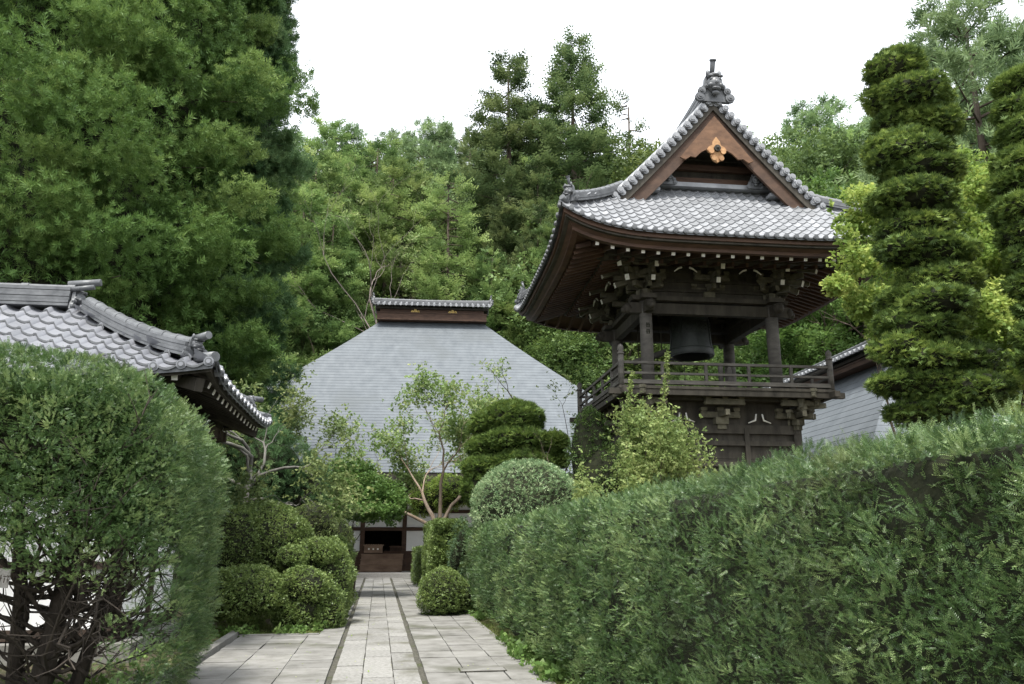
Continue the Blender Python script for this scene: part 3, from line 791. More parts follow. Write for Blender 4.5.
        for c in (-1, 1):
            for sg in (-1, 1):
                q = Vector((c * 1.0, s * (LY + .1), 4.52)); lw.tube([q + Vector((sg * .08, 0, .14)), q + Vector((sg * .11, 0, -.02)), q + Vector((sg * .3, 0, -.09))], [.02, .024, .012], 6, 1)
    lw.build('lower_wall', [M['wood_dark'], M['white_paint']], root)
    sb = MB(); sb.box((0, 0, .02), (2 * LX + 1.2, 2 * LY + 1.2, .3)); sb.build('stone_base', M['stone'], root)
    # ---- the bell and its striking log hang inside: things of their own
    Mx = Matrix.Translation(C) @ Matrix.Rotation(YAW, 4, 'Z')
    bl = MB(); prof = [(.62, 6.55), (.64, 6.6), (.62, 6.72), (.575, 6.9), (.55, 7.3), (.53, 7.6), (.47, 7.75), (.3, 7.86), (0.02, 7.9)]
    rows = [[(r * math.cos(2 * math.pi * k / 28), r * math.sin(2 * math.pi * k / 28), z) for k in range(29)] for r, z in prof]; bl.grid(rows, 0, .5, True)
    rows = [[(r * math.cos(2 * math.pi * k / 28), r * math.sin(2 * math.pi * k / 28), z) for k in range(29)] for r, z in ((.62, 6.55), (.52, 6.56), (.46, 7.5))]; bl.grid(rows, 0, .3, True)
    for z in (6.74, 7.1, 7.16, 7.5):
        r = .63 if z < 6.8 else .57; r = .56 if z > 7 and z < 7.2 else r
        bl.tube([(0, 0, z - .012), (0, 0, z + .012)], r if z < 7.4 else .55, 28, 0, .6)
    for k in range(8):
        a = 2 * math.pi * k / 8; bl.beam((.60 * math.cos(a), .60 * math.sin(a), 6.75), (.545 * math.cos(a), .545 * math.sin(a), 7.55), .02, .03, t=.6)
    for ring in range(3):
        for k in range(24): a = 2 * math.pi * k / 24; bl.ball((.555 * math.cos(a), .555 * math.sin(a), 7.25 + ring * .1), .025, 6, 4, 0, .6)
    bo = bl.build('temple_bell', M['bronze']); bo.matrix_world = Mx
    tag(bo, 'dark bronze temple bell hanging under the tower roof', 'bell')
    lp = MB(); lp.tube([(-.1, 0, 7.86), (-.08, 0, 8.0), (0, 0, 8.06), (.08, 0, 8.0), (.1, 0, 7.86)], .05, 8); lp.build('crown_loop', M['bronze'], bo)
    lg = MB(); lg.tube([(-1.55, .5, 6.45), (-.66, .12, 6.72)], .085, 12, 0, .4)
    lo = lg.build('striking_log', M['wood_grey']); lo.matrix_world = Mx; tag(lo, 'wooden striking log slung beside the bronze bell', 'bell striker')
    rp = MB(); rp.tube([(-.8, .18, 6.75), (-.8, .18, 8.2)], .014, 5); rp.tube([(-1.4, .44, 6.55), (-1.4, .44, 8.2)], .014, 5); rp.tube([(-.72, .15, 6.65), (-.3, -.2, 6.3), (-.28, -.2, 5.5)], .012, 5)
    rp.build('rope', M['wood_dark'], lo)
    return root
bell_tower()

# ================================================================ sheet metal temple roofs with a boxed ridge
def metal_hall_roof(root, HR, FR, SR, ZE, hfun, courses, seed, tile_w=.30, RB=1.0):
    """HR half ridge length, FR front run, SR side run."""
    rr = random.Random(seed); mb = MB(); LIP = .016
    def hw(t): return HR + SR * (1 - t / FR)
    def row(sideways, sg, t, dz, n):
        if not sideways: return [Vector((-hw(t) * sg + 2 * hw(t) * sg * i / n, sg * (-(FR - t)), ZE + hfun(t) + dz)) for i in range(n + 1)]
        yy = FR - t; return [Vector((sg * hw(t), (-yy + 2 * yy * i / n) * sg, ZE + hfun(t) + dz)) for i in range(n + 1)]
    for sideways in (False, True):
        n = int((2 * (HR + SR) if not sideways else 2 * FR) / .9)
        for sg in (-1, 1):
            for k in range(courses):
                t0, t1 = FR * k / courses, FR * (k + 1) / courses
                a = row(sideways, sg, t0 - .06 * FR / courses, LIP, n); b = row(sideways, sg, min(t1, FR * .999), .0, n); u = row(sideways, sg, t0 - .06 * FR / courses, .0, n)
                base = rr.uniform(.38, .62)
                for i in range(n):
                    t = min(1, max(0, base + rr.uniform(-.015, .015))); mb.add([a[i], a[i + 1], b[i + 1], b[i]], [(0, 1, 2, 3)], 0, t); mb.add([u[i], u[i + 1], a[i + 1], a[i]], [(0, 1, 2, 3)], 0, .1)
    roof = mb.build('roof', [M['metal'], M['tile_dark']], root)
    e = MB()
    for sideways in (False, True):
        for sg in (-1, 1):
            a = row(sideways, sg, .02, -.03, 20); b = row(sideways, sg, .02, -.38, 20); c = row(sideways, sg, .7, -.5, 20); d = row(sideways, sg, FR * .55, -FR * .55 * .55 - .35, 20)
            e.grid([a, b], 0, .5); e.grid([b, c, d], 0, .4)
    e.build('eave_soffit', M['wood_dark'], roof)
    zr = ZE + hfun(FR); L2 = HR + .2
    bx = MB(); bx.box((0, 0, zr + .18 * RB), (2 * L2, 1.1, .5 * RB), t=.6); bx.box((0, 0, zr + .60 * RB), (2 * L2 - .3, .9, .42 * RB), t=.45, m=1)
    bx.box((0, 0, zr + .44 * RB), (2 * L2 + .06, 1.16, .06), t=.3); bx.box((0, 0, zr + .80 * RB), (2 * L2 + .16, 1.15, .1), m=2, t=.4); zr -= .8 * (1 - RB)
    bx.build('ridge_box', [M['wood_red'], M['wood_tan'] if False else M['wood_red'], M['wood_dark']], roof)
    for sg in ((-1, 1) if RB > .5 else ()):
        for x in (-HR * .33, HR * .33 + .2):
            cg = MB(); y = sg * .47; z = zr + .62 * RB + .8 * (1 - RB)
            cg.prism([(x + dx, y, z + dz) for dx, dz in ((-.26, -.1), (.26, -.1), (.2, .0), (.08, .0), (.06, .12), (0, .2), (-.06, .12), (-.08, 0), (-.2, 0))], (0, sg * .04, 0), 0, .7)
            for dx in (-.16, 0, .16): cg.ball((x + dx, y + sg * .04, z - .03), (.06, .03, .06), 8, 5, 0, .8)
            cg.build('gilded_crest', M['gold'], roof)
    cap = MB(); L3 = HR + .38
    for sg in (-1, 1):
        def S(a, t): return (a * -sg, sg * (.82 - t), zr + .90 + .38 * t)
        tiles(cap, S, -L3, L3, tile_w, 0, .72, .24, lambda a, t: True, rr, amp=1.3)
        n = int(round(2 * L3 / tile_w))
        for i in range(n):
            a = -L3 + 2 * L3 * (i + .84) / n; p = Vector(S(a, -.05)); cap.disc(p + Vector((0, 0, .04)), (0, 1, 0), .08, .06, 10, 0, .5)
            q = Vector(S(a, .7)); cap.tube([p + Vector((0, 0, .05)), q + Vector((0, 0, .05))], .06, 8, 0, .7)
    layered_ridge(cap, [(-L3 + 2 * L3 * i / 8, 0, zr + 1.14 + .05 * (abs(i - 4) / 4) ** 2) for i in range(9)], .36, 3, .07, .09, rr, 1, .3)
    for sg in (-1, 1): end_tile(cap, (sg * (L3 + .05), 0, zr + 1.1), (sg, 0, 0), .45, 1)
    cap.build('ridge_tiles', [M['tile'], M['tile_dark']], roof)
    return roof

def main_hall():
    C = Vector((-4.37, 42, 0)); YAW = R(5)
    root = thing('temple_hall', 'main temple hall with huge grey sheet metal hipped roof at the end of the path', 'temple hall', C, YAW)
    metal_hall_roof(root, 2.75, 8.0, 11.0, 4.35, lambda t: .9 * t + .025 * t * t, 54, 21, RB=.76)
    rr = random.Random(9)
    WY, HWX = -4.3, 9.6
    posts = [-8.9, -7.0, -5.1, -2.85, -.95, .95, 2.85, 4.75, 6.65, 8.55]
    po = MB()
    Z0 = .12
    for x in posts: po.box((x, WY, 2.3), (.2, .2, 4.4), t=rr.uniform(.3, .7))
    for z, hh in ((.22, .2), (1.02, .13), (2.07, .16), (2.86, .16), (3.7, .2)): po.box((0, WY - .0, z), (2 * HWX - .2, .16, hh), t=.45)
    po.build('timber_frame', M['wood_red'], root)
    wl = MB()
    for a, b in zip(posts, posts[1:]):
        op = abs(a + 2.85) < .01                                     # the open doorway at the end of the path
        c = (a + b) / 2; ww = b - a - .2
        op = abs(a + 2.85) < .01
        wl.box((c, WY + .02, 2.465), (ww, .05, .63), m=0); wl.box((c, WY + .02, 3.27), (ww, .05, .66), m=0)
        if not op:
            wl.box((c, WY + .02, 1.54), (ww, .05, .90), m=0); wl.box((c, WY + .02, .64), (ww, .06, .62), m=1, t=.5)
            wl.box((c, WY - .02, 1.54), (.04, .03, .9), m=1, t=.4)
    wl.build('wall_panels', [M['plaster'], M['wood_red']], root)
    sh = MB()
    sh.box((0, 5.5, 2.2), (2 * HWX, .12, 4.2), t=.3)
    for s in (-1, 1): sh.box((s * HWX, .6, 2.2), (.12, 9.8, 4.2), t=.3)
    sh.box((0, .6, .95), (2 * HWX, 9.7, .12), t=.3); sh.box((0, -1.4, 2.2), (2 * HWX, .1, 4.2), t=.15); sh.box((0, .6, 4.0), (2 * HWX, 9.7, .1), t=.2)
    sh.build('inner_hall', M['wood_dark'], root)
    # steps and boarded front below the doorway
    st = MB(); c = -1.9
    for k, (z, y) in enumerate(((.27, -5.35), (.5, -5.05), (.73, -4.75), (.95, -4.48))): st.box((c, y, z - .11), (1.86, .34, .23), t=.4 + .12 * k); st.box((c, y - .02, z), (1.9, .36, .04), t=.7)
    st.build('wooden_steps', M['step'], root)
    ba = MB(); ba.box((0, -4.0, .09), (2 * HWX + 1.5, 6.2, .24), t=.5); ba.build('stone_platform', M['gravel'], root)
    # offertory box stands in the doorway
    Mx = Matrix.Translation(C) @ Matrix.Rotation(YAW, 4, 'Z')
    ob = MB(); ob.box((-2.3, -4.62, 1.17), (.82, .26, .32), t=.6); ob.box((-2.3, -4.62, 1.35), (.9, .32, .05), t=.7)
    for k in range(7): ob.box((-2.62 + k * .107, -4.62, 1.385), (.03, .28, .03), t=.8)
    for k in range(3): ob.box((-2.5 + k * .2, -4.755, 1.18), (.07, .02, .07), m=1)
    o = ob.build('offertory_box', [M['step'], M['white_paint']]); o.matrix_world = Mx
    tag(o, 'slatted wooden offertory box with white marks in the dark doorway', 'offertory box')
    rk = MB()
    for k in range(10): rk.box((-1.55 + k * .05, -4.5, 1.14), (.022, .03, .30), t=.5)
    for z in (1.0, 1.29): rk.box((-1.33, -4.5, z), (.56, .045, .04), t=.5)
    o = rk.build('lattice_fence', M['wood_red']); o.matrix_world = Mx; tag(o, 'low dark lattice fence beside the offertory box', 'lattice fence')
main_hall()

def side_hall():
    root = thing('side_hall', 'grey sheet metal roofed hall half hidden behind the bell tower and topiary column', 'hall', (11.9, 31.5, 0), R(96))
    metal_hall_roof(root, 6.0, 4.6, 5.0, 2.5, lambda t: .92 * t + .03 * t * t, 22, 33, RB=.35)
    b = MB(); b.box((0, 0, 1.3), (17, 6.6, 2.6), t=.5); b.build('wall', M['wood_dark'], root)
side_hall()

def lookout():
    c = at(790, 372, 44)
    root = thing('garden_pavilion', 'small open wooden pavilion with low gabled roof seen behind the balcony railing', 'pavilion', (c.x, 44, -.2), R(-14))
    zt = c.z - root.location.z
    p = MB()
    for sx in (-1, 1):
        for sy in (-1, 1): p.box((sx * 1.0, sy * 1.0, (zt + 1.2) / 2), (.14, .14, zt + 1.2), t=.7)
    for z in (zt - .5, zt + 1.1): p.box((0, -1.0, z), (2.2, .1, .14), t=.6); p.box((0, 1.0, z), (2.2, .1, .14), t=.6); p.box((-1.0, 0, z), (.1, 2.1, .14), t=.6); p.box((1.0, 0, z), (.1, 2.1, .14), t=.6)
    p.build('timber_frame', M['wood_grey'], root)
    f = MB(); f.box((0, 0, zt - .5), (2.3, 2.3, .1), t=.8); f.build('floor_deck', M['white_paint'], root)
    r = MB()
    for s in (-1, 1):
        r.add([(s * 1.9, -1.6, zt + 1.15), (s * 1.9, 1.6, zt + 1.15), (0, 1.6, zt + 1.95), (0, -1.6, zt + 1.95)], [(0, 1, 2, 3)], 0, .5); r.add([(s * 1.9, -1.6, zt + 1.06), (s * 1.9, 1.6, zt + 1.06), (0, 1.6, zt + 1.86), (0, -1.6, zt + 1.86)], [(0, 1, 2, 3)], 1, .5)
        for y in (-1.6, 1.6): r.beam((s * 1.9, y, zt + 1.1), (0, y, zt + 1.9), .06, .14, m=1)
    r.tube([(0, -1.65, zt + 1.97), (0, 1.65, zt + 1.97)], .07, 8)
    r.build('roof', [M['tile_dark'], M['wood_grey']], root)
lookout()

# ================================================================ tiled gatehouse on the left
def gatehouse():
    rr = random.Random(15)
    HX, HY, ZE = 5.0, 2.75, 3.72
    C = Vector((-9.39, 12.38, 0)); YAW = PA
    root = thing('gatehouse', 'low white walled gatehouse with wavy grey tiled hip roof behind the bare yew', 'gatehouse', C, YAW)
    h = lambda t: .46 * t + .04 * t * t
    def lift(ra, t): return .16 * max(0, ra) ** 6 * max(0, 1 - t / 2) ** 2
    def front(sg): return lambda a, t: (-sg * a, sg * (HY - t), ZE + h(t) + lift(abs(a) / max(.2, HX - t), t))
    def side(sg): return lambda a, t: (sg * (HX - t), sg * a, ZE + h(t) + lift(abs(a) / max(.2, HY - t), t))
    mb = MB()
    for sg in (-1, 1):
        tiles(mb, front(sg), -HX, HX, .34, 0, HY, .275, lambda a, t: abs(a) < HX - t + .15, rr, lip=.05, amp=1.9, K=9)
        tiles(mb, side(sg), -HY, HY, .34, 0, HY, .275, lambda a, t: abs(a) < HY - t + .15, rr, lip=.05, amp=1.9, K=9)
        for S, H_ in ((front(sg), HX), (side(sg), HY)):
            n = int(round(2 * H_ / .34))
            for i in range(n):
                a = -H_ + 2 * H_ * (i + .84) / n; p = Vector(S(a, -.07)); d = p - Vector(S(a, .1)); d.z = 0; d.normalize(); p += Vector((0, 0, .04))
                mb.tube([p - d * .12, p], .065, 12, 0, .5, sm=False); mb.disc(p + d * .006, d, .05, .012, 12, 1, .1); mb.disc(p + d * .014, d, .03, .012, 10, 0, .5)
            mb.grid([[Vector(S(-H_ + 2 * H_ * i / 30, -.04)) + Vector((0, 0, dz)) for i in range(31)] for dz in (-.07, .01)], 1, .4)
    roof = mb.build('roof', [M['tile_warm'], M['tile_dark']], root)
    zr = ZE + h(HY)
    mr = MB(); layered_ridge(mr, [(-2.2, 0, zr), (0, 0, zr - .02), (2.1, 0, zr)], .40, 6, .055, .075, rr, 0, .62)
    for sg in (-1, 1): end_tile(mr, (sg * 2.14, 0, zr - .05), (sg, 0, 0), .38, horn=False); mr.tube([(sg * 2.0, 0, zr + .42), (sg * 2.5, 0, zr + .48)], .06, 10, 0, .8); mr.tube([(sg * 2.1, -.12, zr + .3), (sg * 2.45, -.12, zr + .36)], .045, 8, 0, .7)
    mr.build('main_ridge', M['tile_dark'], roof)
    for sx in (-1, 1):
        for sy in (-1, 1):
            hp = [Vector((sx * (HX - t), sy * (HY - t), ZE + h(t) + lift(1, t) + .02)) for t in [2.55 - 2.2 * i / 8 for i in range(9)]]
            q = MB(); layered_ridge(q, hp, .30, 4, .05, .075, rr, 0, .34); d = hp[-1] - hp[0]; d.z = 0; d.normalize()
            end_tile(q, hp[-1] + d * .02 - Vector((0, 0, .02)), d, .30, horn=False); q.tube([hp[-1] + Vector((0, 0, .26)), hp[-1] + d * .32 + Vector((0, 0, .27))], .055, 10, 0, .7)
            q.tube([hp[-1] + Vector((0, 0, -.02)) + d * .1, hp[-1] + d * .52 + Vector((0, 0, -.06))], .07, 10, 0, .7)
            q.build('hip_ridge', M['tile_dark'], roof)
    WX, WY = HX - 1.25, HY - 1.2; S_front, S_side = -1, 1
    ev = MB()
    for sg in (-1, 1):
        for S, H_, inn in ((front(sg), HX, 1.2), (side(sg), HY, 1.25)):
            def pt(a, t, dz): p = Vector(S(a, 0)); d = Vector(S(a, 1)) - p; d.z = 0; d.normalize(); return p + d * t + Vector((0, 0, dz + .38 * t))
            al = lambda t: [-(H_ - t) + 2 * (H_ - t) * i / 20 for i in range(21)]
            ev.grid([[pt(a, .03, -.03) for a in al(.03)], [pt(a, .03, -.13) for a in al(.03)], [pt(a, .12, -.13) for a in al(.12)]], 0, .5)
            ev.grid([[pt(a, t, -.07) for a in al(t)] for t in (.05, .6, 1.3, 1.6)], 0, .4)
            n = int(2 * H_ / .34)
            for i in range(n):
                a = -H_ + 2 * H_ * (i + .5) / n; te = min(1.4, H_ - abs(a))
                if te < .3: continue
                p = pt(a, .14, -.16); q = pt(a, te, -.16); d = (p - q).normalized(); one = (S_front if H_ == HX else S_side) == sg; r1 = MB() if one else ev; r1.beam(p, q, .075, .095, t=rr.uniform(.3, .7)); r1.beam(p, p + d * .012, .078, .098, m=1)
                if one: r1.build('rafter', [M['wood_dark'], M['white_paint']], roof)
    for sx in (-1, 1):
        for sy in (-1, 1): ev.beam((sx * (HX - .2), sy * (HY - .2), ZE - .12), (sx * WX, sy * WY, ZE + .28), .13, .18, t=.5)
    ev.build('eaves', [M['wood_dark'], M['white_paint']], roof)
    fr = MB(); wl = MB(); ba = MB()
    xs = [-WX + 2 * WX * i / 4 for i in range(5)]
    for s in (-1, 1):
        for x in xs: fr.box((x, s * WY, 2.0), (.15, .15, 3.7), t=rr.uniform(.4, .8))
        fr.box((s * WX, 0, 2.0), (.15, .15, 3.7), t=.5)
        for z, hh in ((.32, .14), (1.22, .10), (2.35, .14), (3.6, .2)):
            fr.box((0, s * WY, z), (2 * WX - .1, .12, hh), t=.5); fr.box((s * WX, 0, z + .002), (.12, 2 * WY - .1, hh), t=.5)
        wl.box((0, s * (WY - .015), 1.32), (2 * WX - .05, .07, 2.04)); wl.box((s * (WX - .015), 0, 1.32), (.07, 2 * WY - .05, 2.04)); wl.box((0, s * (WY - .015), 3.05), (2 * WX - .05, .07, 1.4), m=1); wl.box((s * (WX - .015), 0, 3.05), (.07, 2 * WY - .05, 1.4), m=1)
        fr.box((0, s * (WY + .5), 3.45), (2 * WX + 1.2, .13, .18), t=.4); fr.box((s * (WX + .5), 0, 3.452), (.13, 2 * WY + 1.2, .18), t=.4)
        for x in xs: fr.beam((x, s * WY, 3.3), (x, s * (WY + .6), 3.42), .11, .15, t=.4)
        for y in (-WY, 0, WY): fr.beam((s * WX, y, 3.3), (s * (WX + .6), y, 3.42), .11, .15, t=.4)
    fr.build('timber_frame', M['wood_brown'], root); wl.build('wall', [M['plaster'], M['wood_dark']], root)
    ba.box((0, 0, .1), (2 * WX + .7, 2 * WY + .7, .26)); ba.build('stone_base', M['stone'], root)
gatehouse()

# ================================================================ clipped hedges and bushes
def sprigs_on(f, P, N, size, tpls, noise=(.45, .12), gap=(.5, .3, .75), depth=.2, upb=.45, jit=.55, tint=(.5, .14), seed=0, roll=.8, mi=0):
    """Leafy sprigs on a surface given by points P and normals N, with lumps, hollows and tint patches."""
    n = len(P)
    d = (vnoise(P, noise[0], seed) - .5) * 2 * noise[1] + (vnoise(P, noise[0] * .35, seed + 1) - .5) * noise[1] * .8
    d = np.where(N[:, 2] > .55, d * .4 - .02, d)
    g = vnoise(P, gap[0], seed + 2) * .65 + vnoise(P, gap[0] * .4, seed + 5) * .35
    keep = (g > gap[1]) | (rng.random(n) > gap[2])
    Q = P + N * (d - depth * rng.random(n) ** 1.6)[:, None]
    d = d + (vnoise(P, noise[0] * .16, seed + 6) - .5) * noise[1] * .6
    D = N * .7 + rng.normal(size=(n, 3)) * jit; D[:, 2] += upb
    T = tint[0] + (vnoise(P, .8, seed + 3) - .5) * tint[1] * 2.2 + (vnoise(P, .16, seed + 4) - .5) * tint[1] * 1.6 + rng.normal(0, tint[1], n)
    sz = size * rng.uniform(.7, 1.3, n)
    f.scatter(tpls, Q[keep], D[keep], sz[keep], T[keep], roll, mi)

def thin_out(P, sp):
    """Indices of points no closer to one another than about sp."""
    seen = {}; out = []
    for i, p in enumerate(P):
        k = (int(p[0] // sp), int(p[1] // sp), int(p[2] // sp)); ok = True
        for a in (-1, 0, 1):
            for b in (-1, 0, 1):
                for c in (-1, 0, 1):
                    for j in seen.get((k[0] + a, k[1] + b, k[2] + c), ()):
                        d = P[j] - p
                        if d[0] * d[0] + d[1] * d[1] + d[2] * d[2] < sp * sp: ok = False
        if ok: seen.setdefault(k, []).append(i); out.append(i)
    return np.array(out, int)

def bunches_on(f, P, N, sp, seed, size=.046, r=.085, per=(30, 15), tpls=None, amp=.10, gap=.30, up=.55, tint=(.5, .17), mi=0):
    """Lumps of foliage: twig ends that each carry a bunch of sprigs fanning outward, with dark hollows between them."""
    k = thin_out(P, sp); P, N = P[k], N[k]; n = len(P)
    Q = P * np.array([1, 1, .4]); v = vnoise(Q, .42, seed) * .6 + vnoise(P, .26, seed + 1) * .4
    keep = (v > gap) | (rng.random(n) < .25); P, N, v = P[keep], N[keep], v[keep]; n = len(P)
    top = N[:, 2] > .6
    P = P + N * (np.where(top, .3, 1) * ((v - .5) * 2 * amp + rng.normal(0, .022, n)))[:, None]
    A = N * .8 + rng.normal(size=(n, 3)) * .25; A[:, 2] += np.where(top, 0, up); A = nrm(A)
    dist = np.linalg.norm(P, axis=1); nn = np.clip(per[0] - (dist - 4) / 10 * (per[0] - per[1]), per[1], per[0]).astype(int)
    idx = np.repeat(np.arange(n), nn); m = len(idx)
    rad = (r * np.where(top, .6, 1) * rng.uniform(.7, 1.35, n))[idx]; u = nrm(rng.normal(size=(m, 3)) * .75 + A[idx] * .8)
    S = P[idx] + u * (rad * rng.random(m) ** .6)[:, None] - A[idx] * .03
    D = u * .9 + A[idx] * .6 + rng.normal(size=(m, 3)) * .28
    bt = rng.normal(tint[0], tint[1], n) + (vnoise(P, .9, seed + 3) - .5) * .35
    T = bt[idx] + rng.normal(0, .09, m)
    sz = size * np.clip(dist[idx] / 7, 1.0, 1.35) * rng.uniform(.7, 1.25, m); near = dist[idx] < 6.5
    f.scatter(T_YEW, S[near], D[near], sz[near] * 1.12, T[near], .9, mi); f.scatter(T_YEWM, S[~near], D[~near], sz[~near], T[~near], .9, mi)

def super_section(th, a, hgt, e=.36):
    c, s = np.cos(th), np.sin(th)
    return a * np.sign(c) * np.abs(c) ** e, hgt * np.abs(s) ** e

def path_hedge(name, label, w0, w1, s0, s1, hgt, n, mats, size, tpls, seed, group=None, near_bias=1.3, e=.3, gap=(.5, .3, .75), noise=(.45, .12), tint=(.5, .14), shoots=0, ends=True, depth=.2, fall=0.0, bunch=False):
    root = thing(name, label, 'hedge', pth((w0 + w1) / 2, (s0 + s1) / 2), 0, group)
    off = np.array(root.location)
    f = Fol(); a = (w1 - w0) / 2; wc = (w0 + w1) / 2
    R_, F_ = np.array(PR), np.array(PF); base = np.array(P0)
    def world(w_, s_, z_): return base + w_[:, None] * R_ + s_[:, None] * F_ + np.stack([0 * z_, 0 * z_, z_], 1)
    S = np.linspace(s0, s1, 400); pc = world(np.full(400, w0), S, np.full(400, 1.0)); dd = np.linalg.norm(pc, axis=1)
    pdf = 1 / np.maximum(dd, 2.5) ** near_bias; cdf = np.cumsum(pdf); cdf /= cdf[-1]
    s_ = np.interp(rng.random(n), cdf, S)
    tg = np.linspace(0, np.pi, 1200); gw, gz = super_section(tg, a, hgt, e); al = np.concatenate([[0], np.cumsum(np.hypot(np.diff(gw), np.diff(gz)))]); al /= al[-1]
    th = np.interp(np.where(rng.random(n) < .82, 1 - rng.random(n) * .72, rng.random(n)), al, tg)      # evenly over the section, most of it on the path side and the top
    w_, z_ = super_section(th, a, hgt, e); fl_ = 1 - fall * (s_ - s0) / (s1 - s0) / hgt
    w2, z2 = super_section(th + .01, a, hgt, e)
    nw, nz = (z2 - z_), -(w2 - w_); nn = np.sqrt(nw ** 2 + nz ** 2) + 1e-9; nw, nz = nw / nn, nz / nn
    sgn = np.sign(nw * w_ + nz * (z_ - hgt * .3)); nw, nz = nw * sgn, nz * sgn
    taper = np.minimum(1, np.minimum(s_ - s0, s1 - s_) / .35)
    sc = np.clip(np.abs(taper), 0.001, 1) ** .3
    P = world(wc + w_ * (.75 + .25 * sc), s_, z_ * fl_ * (.93 + .07 * sc)); N = nw[:, None] * R_ + np.stack([0 * nz, 0 * nz, nz], 1)
    dist = np.linalg.norm(P, axis=1)
    if bunch:
        bunches_on(f, P, N, .115, seed, tint=tint, r=.105, amp=.13, gap=.36, per=(38, 20))
        q_ = rng.random(n) < .6; sprigs_on(f, P[q_] - N[q_] * np.where(N[q_][:, 2:3] > .6, .0, .13), N[q_], .052 * np.clip(dist[q_] / 6, .95, 1.6), T_YEWM, noise, (.3, .24, .5), .08, seed=seed + 3, tint=(.42, .16), jit=.9, upb=.5)
    else: sprigs_on(f, P, N, size * np.clip(dist / 5, .8, 1.7), tpls, noise, gap, depth, seed=seed, tint=tint, jit=.75)
    if ends:
        k = int(n * .12)
        for s_e, sg in ((s0, -1), (s1, 1)):
            ww = rng.uniform(-1, 1, k) * a * .95; zz = rng.random(k) * (hgt - (fall if sg > 0 else 0)) * .98
            Pe = world(wc + ww, np.full(k, s_e), zz); Ne = np.repeat((F_ * sg)[None], k, 0)
            d_ = np.linalg.norm(Pe, axis=1).mean()
            if bunch: bunches_on(f, Pe, Ne, .105, seed + 9, tint=tint); continue
            sprigs_on(f, Pe, Ne, size * np.clip(d_ / 5, .8, 2.2), tpls, noise, gap, depth, seed=seed + 9, tint=tint)
    if shoots:
        s_ = np.interp(rng.random(shoots), cdf, S); ww = rng.uniform(-.9, .9, shoots) * a
        Pt = world(wc + ww, s_, hgt - fall * (s_ - s0) / (s1 - s0) + rng.uniform(-.05, .08, shoots)); Dt = rng.normal(size=(shoots, 3)) * .35; Dt[:, 2] = 1
        f.scatter(tpls, Pt, Dt, size * np.clip(np.linalg.norm(Pt, axis=1) / 5, .8, 1.2) * rng.uniform(.8, 1.5, shoots), rng.normal(.68, .15, shoots), 2)
    # solid twig body behind the leaves, inner shade put into its dark colour
    ns = max(6, int((s1 - s0) / .35)); T = np.linspace(0, np.pi, 22); G = np.zeros((ns, 22, 3))
    for i, s in enumerate(np.linspace(s0 + .14, s1 - .14, ns)):
        ww, zz = super_section(T, a - depth * 1.0, hgt - (.07 if bunch else depth * .6), e)
        G[i] = world(wc + ww, np.full(22, s), zz * (1 - fall * (s - s0) / (s1 - s0) / hgt))
        q = (vnoise(G[i], .45, seed) - .5) * .2; G[i] += np.array(R_)[None] * (np.sign(ww) * q)[:, None]
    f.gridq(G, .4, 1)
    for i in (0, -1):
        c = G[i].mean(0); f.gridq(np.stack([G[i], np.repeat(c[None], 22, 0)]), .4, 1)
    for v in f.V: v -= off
    f.build('foliage', mats, root)
    return root

path_hedge('clipped_hedge', 'long tall clipped yew hedge running along the right side of the path', 2.02, 3.2, -10.5, 10.4, 2.02, 150000, [M['yew'], M['core']], .056, T_YEW[:2] + T_YEWM[:2], 1,
           near_bias=2.1, gap=(.34, .41, .9), noise=(.5, .12), fall=.20, shoots=150, depth=.24, e=.2, tint=(.5, .17), bunch=True)
path_hedge('clipped_hedge', 'dense olive hedge block beside the path just beyond the long yew hedge', 1.30, 2.2, 11.2, 15.5, 2.12, 14000, [M['azalea'], M['core']], .055, T_LEAF, 31, near_bias=.3, noise=(.4, .08), tint=(.42, .14))
path_hedge('clipped_hedge', 'narrow low hedge on the right at the far end of the path before the hall', 1.25, 2.0, 18.5, 22.5, 1.35, 3000, [M['azalea'], M['core']], .05, T_LEAF, 32, near_bias=.3, noise=(.4, .08), tint=(.35, .12))
path_hedge('clipped_hedge', 'dark narrow hedge column on the left of the path before the hall', -1.85, -.92, 13.5, 16.5, 1.72, 4500, [M['broad_dark'], M['core']], .05, T_LEAF, 33, near_bias=.3, noise=(.4, .08), tint=(.4, .14))

